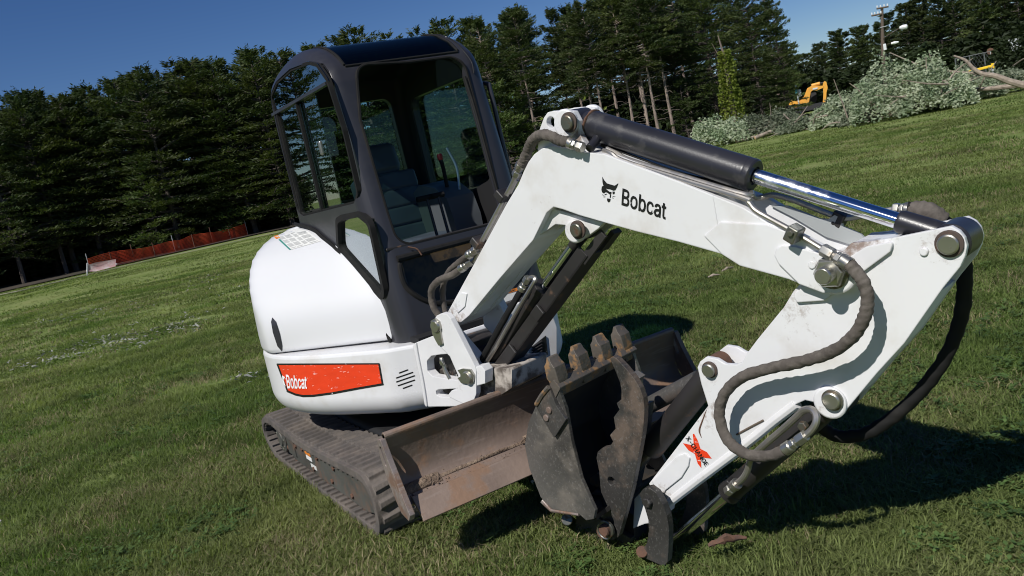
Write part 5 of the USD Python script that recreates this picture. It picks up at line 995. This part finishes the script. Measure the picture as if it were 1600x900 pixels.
P('cylinder_hose', tube([bx(x, y, o) for x, y, o in ((823, 440, .035), (812, 458, .03), (790, 495, .02), (765, 540, .02), (748, 570, .03), (736, 585, .06))], .0145, 8, 40, wob=.1), 'rubber_black', bcyl); fitting('hose_fitting', (bx(826, 434, .035), bx(815, 453, .03)), bcyl)

# ---- bucket cylinder under the arm
w0, w1 = b3(*bp(1298, 630, AO), .0925), bx(1045, 852, .09); dw = (w1-w0)/np.linalg.norm(w1-w0); tw = (bx(1138, 770, .0925)-w0)@dw
kcyl = P('bucket_cylinder', lathe([(0, 0), (.034, 0), (.040, .05), (.040, tw-.03), (.043, tw-.028), (.043, tw), (.022, tw+.004), (0, tw+.004)], w0, dw, 32), 'guard_black')
P('cylinder_rod', lathe([(0, tw), (.021, tw), (.021, np.linalg.norm(w1-w0)), (0, np.linalg.norm(w1-w0))], w0, dw, 28), 'chrome', kcyl); P('cylinder_eye', rod(w0-BN*.040, w0+BN*.040, .050, 28), 'guard_black', kcyl)
P('port_block', boxm(bx(1140, 762, .045), dw, BN, np.cross(dw, BN), .06, .04, .05, .006), 'guard_black', kcyl)

# ---- thumb cylinder between arm lug and thumb
k0, k1 = b3(*bp(1106, 581, AO), .0925), bx(985, 742, .09); dk = (k1-k0)/np.linalg.norm(k1-k0); Lk = np.linalg.norm(k1-k0)
tcyl = P('thumb_cylinder', lathe([(0, .0), (.040, .0), (.046, .04), (.046, Lk*.72), (.043, Lk*.74), (.026, Lk*.75), (0, Lk*.75)], k0, dk, 32), 'guard_black'); P('cylinder_rod', lathe([(0, Lk*.7), (.022, Lk*.7), (.022, Lk), (0, Lk)], k0, dk, 24), 'pin_steel', tcyl)
P('link_tube', tube([bx(1092, 592, .24), bx(1045, 617, .24), bx(1000, 641, .24)],   .034, 18, curve=False), 'thumb_steel', tcyl); P('link_eye', rod(bx(1000, 668, .14), bx(978, 680, .14), .05, 18), 'thumb_steel', tcyl); P('link_tube', tube([bx(1050, 655, .2), bx(1010, 680, .2), bx(985, 700, .2)], .026, 12, curve=False), 'thumb_steel', tcyl)

# ---- bucket
N0, N1 = -.15, .335
sp = lambda pts, o=N0: [bp(x, y, o) for x, y in pts]
rim = sp([(862, 600), (872, 606), (884, 640), (893, 690), (908, 748), (930, 798), (927.5, 811)])
back = sp([(916, 813), (904, 802.5), (863, 795.5), (845, 777), (827, 731), (820, 695), (826, 660), (838, 633)])
sidep = Polygon(rim+back).buffer(0)
bucket = P('bucket', cat([bplate(sidep, N0, N0+.016)]), 'bucket_steel', label=None)
P('side_plate', bplate(sidep, N1-.016, N1), 'bucket_steel', bucket)
shell_path = [rim[0]]+[tuple(p) for p in back[::-1]]+[rim[-1]]
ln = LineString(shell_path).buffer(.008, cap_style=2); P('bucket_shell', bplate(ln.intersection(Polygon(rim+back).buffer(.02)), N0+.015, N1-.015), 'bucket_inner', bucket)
lip = sp([(856, 612), (866, 596), (874, 606), (866, 622)]); P('cutting_lip', bplate(Polygon(lip).buffer(.006), N0-.004, N1+.004), 'tooth_steel', bucket)
cutter = Polygon(sp([(836, 632), (858, 606), (869, 634), (884, 656), (866, 684), (848, 655)], N0-.016)).buffer(-.003).buffer(.003)
sc_ = P('side_cutter', bplate(cutter, N0-.016, N0), 'thumb_steel', bucket)
for x, y in ((858.5, 640.5), (854, 652.5)): P('cutter_bolt', lathe([(0, 0), (.014, 0), (.013, .006), (0, .007)], bx(x, y, N0-.016), -BN, 16), 'edge_steel', sc_)
P('cutter_edge', tube([bx(x, y, N0-.016) for x, y in ((838, 632), (847, 617), (857, 605))], .010, 6, curve=False), 'tooth_steel', sc_)
P('bottom_edge', tube([bx(x, y, N0+.004) for x, y in ((847, 782), (861, 797), (905, 804))], .008, 6, curve=False, wob=.5), 'edge_steel', bucket)
P('side_cutter', bplate(Polygon(sp([(836, 632), (858, 606), (869, 634), (884, 656), (866, 684), (848, 655)], N0-.016)).buffer(-.003), N1, N1+.016), 'edge_steel', bucket)
# teeth: tapered, worn tips on shanks
tl = np.array(bp(858, 552, N0)); tooth_base = np.array(bp(866, 606, N0)); td = tl-tooth_base; td /= np.linalg.norm(td); tn = np.array([-td[1], td[0]])
TD = BD*td[0]+EZ*td[1]; TN = BD*tn[0]+EZ*tn[1]
def tooth(off, Lt):
    o = b3(*(tooth_base-td*.03), off); hw = (.040, .042, .050, .050, .045, .040); ht = (.030, .036, .038, .034, .018, .008); hh = (0, .05, .06, .11, Lt-.02, Lt); V = []
    for w, t, h in zip(hw, ht, hh):
        for a in np.linspace(0, 2*np.pi, 12, endpoint=False):
            cx, cy = math.cos(a), math.sin(a); e = .22; V.append(o+TD*h+BN*w*.66*np.sign(cx)*abs(cx)**e+TN*(t*.8*np.sign(cy)*abs(cy)**e+.02*h/Lt))
    n = 12; F = []
    for i in range(len(hw)-1):
        for j in range(n): k = (j+1) % n; F += [[i*n+j, i*n+k, (i+1)*n+k], [i*n+j, (i+1)*n+k, (i+1)*n+j]]
    V = np.array(V); e = (len(hw)-1)*n; V = np.vstack([V, V[:n].mean(0), V[e:].mean(0)])
    for j in range(n): k = (j+1) % n; F += [[len(V)-2, k, j], [len(V)-1, e+j, e+k]]
    m = trimesh.Trimesh(V, np.array(F), process=False); m.fix_normals(); return m
for off in (N0+.035, N0+.175, N0+.315, N0+.450): P('tooth', tooth(off, .145), 'tooth_steel', bucket)
P('bucket_ear', bplate(Polygon(sp([(905, 800), (930, 800), (990, 838), (985, 858), (940, 850), (905, 830)], .04)), .02, .045), 'thumb_steel', bucket); P('bucket_ear', bplate(Polygon(sp([(905, 800), (930, 800), (990, 838), (985, 858), (940, 850), (905, 830)], .04)), .14, .165), 'thumb_steel', bucket)
P('bucket_pin', rod(bx(886, 812, -.08), bx(886, 812, .2), .024, 16), 'pin_steel', bucket)
P('bucket_brace', bplate(Polygon(sp([(925, 640), (935, 636), (944, 690), (950, 760), (938, 800), (930, 790)], .1)).buffer(.004), N1-.06, N1-.04), 'bucket_steel', bucket)

# ---- thumb
TO = -.045
thumb_px = [(953, 560), (958, 558), (963, 560), (978, 576), (991, 592), (1000, 607), (1005, 622), (1007, 638), (1006, 660), (1004, 678), (996, 722), (987, 767), (976, 806), (967, 838), (958, 844), (948, 842), (939, 836), (936, 828), (938, 820), (946, 808), (943, 790), (940, 776), (938, 758), (936, 735), (932, 716), (934, 706), (941, 700), (953, 698), (958, 690), (953, 680), (962, 670), (959, 652), (968, 640), (963.5, 630), (971, 624), (971, 610), (969, 598), (961, 578)]
tpol = Polygon(sp(thumb_px, TO)).buffer(-.002).buffer(.002)-Point(bp(955.5, 752, TO)).buffer(.019, 14)
thumb = P('thumb', bplate(tpol, TO, TO+.026), 'thumb_steel')
pb = pin('thumb_pin', 942, 830, TO-.012, .024, .030, thumb, 1.5, 'rust', 'pin_steel'); P('thumb_pipe', rod(bx(944, 830, TO), bx(944, 830, .19), .030, 18), 'rust', thumb)
P('retaining_ring', tube([bx(944, 830, TO-.016)+(BD*math.cos(a)+EZ*math.sin(a))*.032 for a in np.linspace(0, 6.0, 24)], .004, 6, curve=False), 'zinc', thumb)
P('thumb_web', bplate(Polygon(sp([(985, 640), (998, 640), (990, 720), (975, 790), (962, 830), (955, 820), (975, 740)], .06)), -.02, .162), 'thumb_steel', thumb)
P('thumb_stop', bplate(Polygon(sp([(925, 745), (935, 738), (950, 748), (952, 766), (936, 760), (924, 755)], .02)), .01, .09), 'tooth_steel', thumb); P('thumb_stop', bplate(Polygon(sp([(926, 770), (935, 762), (950, 768), (958, 800), (945, 806), (932, 790)], .02)), .0, .10), 'bucket_steel', thumb)
P('tip_wedge', bplate(Polygon(sp([(984, 590), (990, 581), (1003, 589), (996, 599)], .20)), .19, .225), 'bucket_steel', bucket)

# ---- quick coupler below the arm
KO = -.06
kp = Polygon(sp([(999, 772), (1005, 764), (1014, 762), (1025, 770), (1036, 789), (1042, 806), (1045, 824), (1045, 850), (1043, 878), (1037, 885), (1028, 881), (1012, 874), (1000, 869), (1005, 858), (1011, 848), (1014, 829), (1013, 812), (1008, 795)], KO)).buffer(-.004).buffer(.004)
coup = P('quick_coupler', bplate(kp, KO, KO+.03), 'thumb_steel'); P('coupler_plate', bplate(kp, .195, .22), 'thumb_steel', coup)
P('coupler_bolt', nut(bx(1013, 784, KO), -BN, .020, .016), 'thumb_steel', coup)
P('coupler_core', cat([bplate(Polygon(sp([(996, 776), (1012, 760), (1034, 790), (1030, 812), (1012, 815), (994, 822)], .05)), .03, .155)]), 'white_dirty', coup)
P('coupler_hook', bplate(Polygon(sp([(945, 800), (975, 780), (1000, 800), (1000, 850), (960, 850), (945, 835)], .09)), .05, .14), 'guard_black', coup)
P('coupler_pin', rod(bx(1003, 862, KO-.01), bx(1003, 862, .215), .022, 14), 'rust', coup)
P('coupler_link', bplate(LineString([bp(1045, 852, .09), bp(1010, 790, .09)]).buffer(.03), .07, .11), 'guard_black', coup)

# ---- dozer blade
YB0, YB1 = -.79, .755
bprof = [(1.30, .575), (1.315, .588), (1.335, .580), (1.275, .50), (1.235, .42), (1.228, .36), (1.25, .30), (1.31, .225), (1.295, .212), (1.232, .275), (1.205, .34), (1.208, .43), (1.245, .52)]
def yplate(poly, y0, y1): return tri(yprism(Polygon(poly).buffer(0), y0, y1))
_bl = lambda x, y: tuple(on_plane(x, y, (0, YB0, 0), EY)[[0, 2]])
X0 = _bl(603, 684)
bprof = [(1.285, .574), (1.300, .584), (1.312, .570), (1.292, .51), (1.281, .45), (1.282, .40), (1.302, .35), (1.375, .292), (1.362, .278), (1.272, .335), (1.252, .40), (1.255, .455), (1.268, .525)]
sm = np.array(bprof); blade = P('dozer_blade', yplate(bprof, YB0, YB1), 'blade_steel', smooth=50)
P('cutting_edge', yplate([(1.362, .316), (1.376, .320), (1.452, .240), (1.442, .232)], YB0+.03, YB1-.03), 'blade_steel', blade)
P('top_roll', tube([[1.299, YB0, .572], [1.299, YB1, .572]], .016, 12, curve=False), 'blade_steel', blade)
endp = [(1.275, .560), (1.315, .567), (1.345, .49), (1.405, .37), (1.452, .28), (1.425, .252), (1.36, .268), (1.29, .38), (1.264, .49)]
ep = Polygon(endp).buffer(-.006).buffer(.006)-LineString([(1.296, .525), (1.312, .465)]).buffer(.011)
P('end_plate', tri(yprism(ep, YB0-.022, YB0+.001)), 'edge_steel', blade); P('end_plate', tri(yprism(ep, YB1-.001, YB1+.022)), 'blade_steel', blade)
P('blade_arm', cat([boxm([1.0, y, .33], EX, EY, EZ, .56, .08, .09) for y in (-.28,)]), 'guard_black', blade); P('blade_arm', boxm([1.0, .28, .33], EX, EY, EZ, .56, .08, .09), 'guard_black', blade)
def soil_ridge(y0, y1, h, seed, wid=1., n=90, m_=16):
    """crumbly ridge lying in the curl of the blade, fading out at both ends"""
    g = np.random.default_rng(seed); V, F = [], []
    for i in range(n):
        u = i/(n-1); y = y0+(y1-y0)*u; hh = h*math.sin(math.pi*u)**.5*(.35+1.1*float(meshkit.noise(np.array([y*9., seed, 0.]), seed)))
        for j in range(m_):
            t = .5+(j/(m_-1)-.5)*wid; b = np.array([1.303, .349])*(1-t)+np.array([1.338, .322])*t 
            w = math.sin(math.pi*j/(m_-1))**.6*hh; q = np.array([b[0]*1., y, b[1]]); w *= .45+1.1*float(meshkit.fbm(np.array([y*38, t*4., seed]), 3, seed)); V.append(q+np.array([.55, 0, .83])*(w+.001)-np.array([.4, 0, .2])*.004*(j in (0, m_-1)))
    for i in range(n-1):
        for j in range(m_-1): a = i*m_+j; F += [[a, a+1, a+m_+1], [a, a+m_+1, a+m_]]
    r = trimesh.Trimesh(np.array(V), np.array(F), process=False); r = r if r.face_normals[:, 2].mean() > 0 else trimesh.Trimesh(r.vertices, r.faces[:, ::-1], process=False); out = [r]
    for k in range(int(70*(y1-y0)/.3)):
        y = g.uniform(y0-.03, y1+.03); t = g.random(); s = trimesh.creation.icosphere(1, h*g.uniform(.06, .22)); v = np.asarray(s.vertices)*(.7+.6*g.random((42, 1))); q = np.array([1.303, y, .350])*(1-t)+np.array([1.36, y, .308])*t+np.array([.55, 0, .83])*g.uniform(0, h*.5*math.sin(math.pi*t)); out.append(trimesh.Trimesh(v+q, s.faces, process=False))
    return cat(out)
for a_, b_, h_, s_, w_ in ((-.765, -.60, .022, 1, 1.2), (-.62, -.10, .008, 2, .4), (-.18, .10, .036, 3, 1.3)): meta(P('soil', soil_ridge(a_, b_, h_, s_, w_), 'soil', blade, smooth=False), kind='stuff')

# ---- tracks
tk = np.array([(-.70, .282), (-.30, .266), (.10, .270), (.50, .288), (.78, .300), (.865, .288), (.93, .235), (.955, .155), (.94, .07), (.88, .012), (.80, .0), (.40, -.004), (0, -.006), (-.40, -.002), (-.80, .008), (-.93, .045), (-1.02, .10), (-1.045, .165), (-1.01, .235), (-.92, .276), (-.80, .288)])
loop = catmull(np.vstack([tk, tk[:1]]), 260)[:-1]
tkp = Polygon(loop).buffer(0); tin = tkp.buffer(-.038)
# even spacing along the outline for the lugs
ring_l = LineString(np.vstack([loop, loop[:1]])); Lr = ring_l.length
def track(y0, y1, name_side):
    band = tri(yprism(tkp.difference(tin), y0, y1)); parts_ = [band]
    n = 60
    for i in range(n):
        s = Lr*i/n; p = np.array(ring_l.interpolate(s).coords[0]); q = np.array(ring_l.interpolate((s+.01) % Lr).coords[0]); t = (q-p)/np.linalg.norm(q-p); nr = np.array([-t[1], t[0]])
        if not tkp.contains(Point(p-nr*.02)): nr = -nr
        for half in (0, 1):
            w = (y1-y0-.044)*.5; yc = (y0+y1)/2+(-.5+half)*w; sh = .010*(1 if half else -1)
            c = np.array([p[0]+t[0]*sh+nr[0]*.004, yc, p[1]+t[1]*sh+nr[1]*.004]); ex = np.array([t[0], 0, t[1]]); ez = np.array([nr[0], 0, nr[1]])
            lug_ = trimesh.creation.box([.050, w*1.02, .020]); v = np.asarray(lug_.vertices).copy(); v[v[:, 2] > 0, 0] *= .45; v[:, 0] += v[:, 1]*(.14 if half else -.14); lug_ = trimesh.Trimesh(v, lug_.faces, process=False); parts_.append(frame_mesh(lug_, c, ex, EY, ez))
        # inner drive ribs seen under the frame
        c = np.array([p[0]-nr[0]*.044, (y0+y1)/2, p[1]-nr[1]*.044]); parts_.append(boxm(c, np.array([t[0], 0, t[1]]), EY, np.array([nr[0], 0, nr[1]]), .03, (y1-y0)*.96, .014))
    tr = P('track', cat(parts_), 'track_rubber', smooth=25, label=name_side); return tr
YT0, YT1 = -.785, -.475
for (ya, yb, sgn, lab_) in ((YT0, YT1, -1, 'rubber track nearest the camera'), (-YT1, -YT0, 1, 'rubber track on the far side')):
    tr = track(ya, yb, lab_); yo = ya if sgn < 0 else yb; y_ = lambda d: yo-sgn*d  # d metres inward from the outer face
    fr_ = Polygon([(-.56, .215), (-.5, .228), (.55, .235), (.78, .215), (.84, .15), (.80, .085), (.70, .065), (-.50, .072), (-.55, .10)]).buffer(-.02).buffer(.02)
    a, b = sorted((y_(.035), y_(.26))); P('track_frame', tri(yprism(fr_, a, b)), 'track_steel', tr)
    for cx, cz, rr_ in ((-.73, .160, .092), (.80, .15, .085)):
        o = np.array([cx, y_(.045 if cx < 0 else .10), cz]); wv = P('drive_sprocket' if cx < 0 else 'front_idler', lathe([(0, 0), (rr_, 0), (rr_, .01), (rr_*.9, .014), (rr_*.55, .014), (rr_*.5, .022), (0, .022)], o, EY*sgn, 28), 'track_steel', tr)
        P('wheel_body', rod(o, np.array([cx, y_(.26), cz]), rr_*1.05, 28), 'guard_black', wv)
        for k in range(9): P('wheel_bolt', nut(o+EY*sgn*.013+np.array([math.cos(k*.698), 0, math.sin(k*.698)])*rr_*.75, EY*sgn, .009, .006), 'pin_steel', wv)
    for cx in (-.55, -.25, .05, .35, .60): P('track_roller', rod([cx, y_(.05), .066], [cx, y_(.25), .066], .034, 16), 'rust', tr)
    for cx, cz in ((-.58, .13), (-.40, .175), (-.26, .185), (-.1, .10), (.02, .19), (.22, .105), (.30, .195), (.52, .10)): P('frame_bolt', nut(np.array([cx, y_(.035), cz]), EY*sgn, .014, .01), 'rust', tr)
    P('frame_plate', boxm([-.50, y_(.032), .150], EX, EY, EZ, .14, .012, .10, .003), 'track_steel', tr)
    if sgn < 0:
        for cx, cz, lk_ in ((-.17, .178, 'decal_orange'), (-.16, .150, 'decal_white'), (-.10, .112, 'decal_paper')): P('worn_label', boxm([cx, y_(.0342), cz], EX, EY, EZ, .10, .003, .022), lk_, tr)
P('undercarriage', cat([boxm([0, 0, .24], EX, EY, EZ, .80, .98, .14, .03), lathe([(0, 0), (.30, 0), (.30, .10), (.28, .12), (0, .12)], [0, 0, .36], EZ, 36), boxm([.55, 0, .24], EX, EY, EZ, .5, .5, .10)]), 'cab_inner')
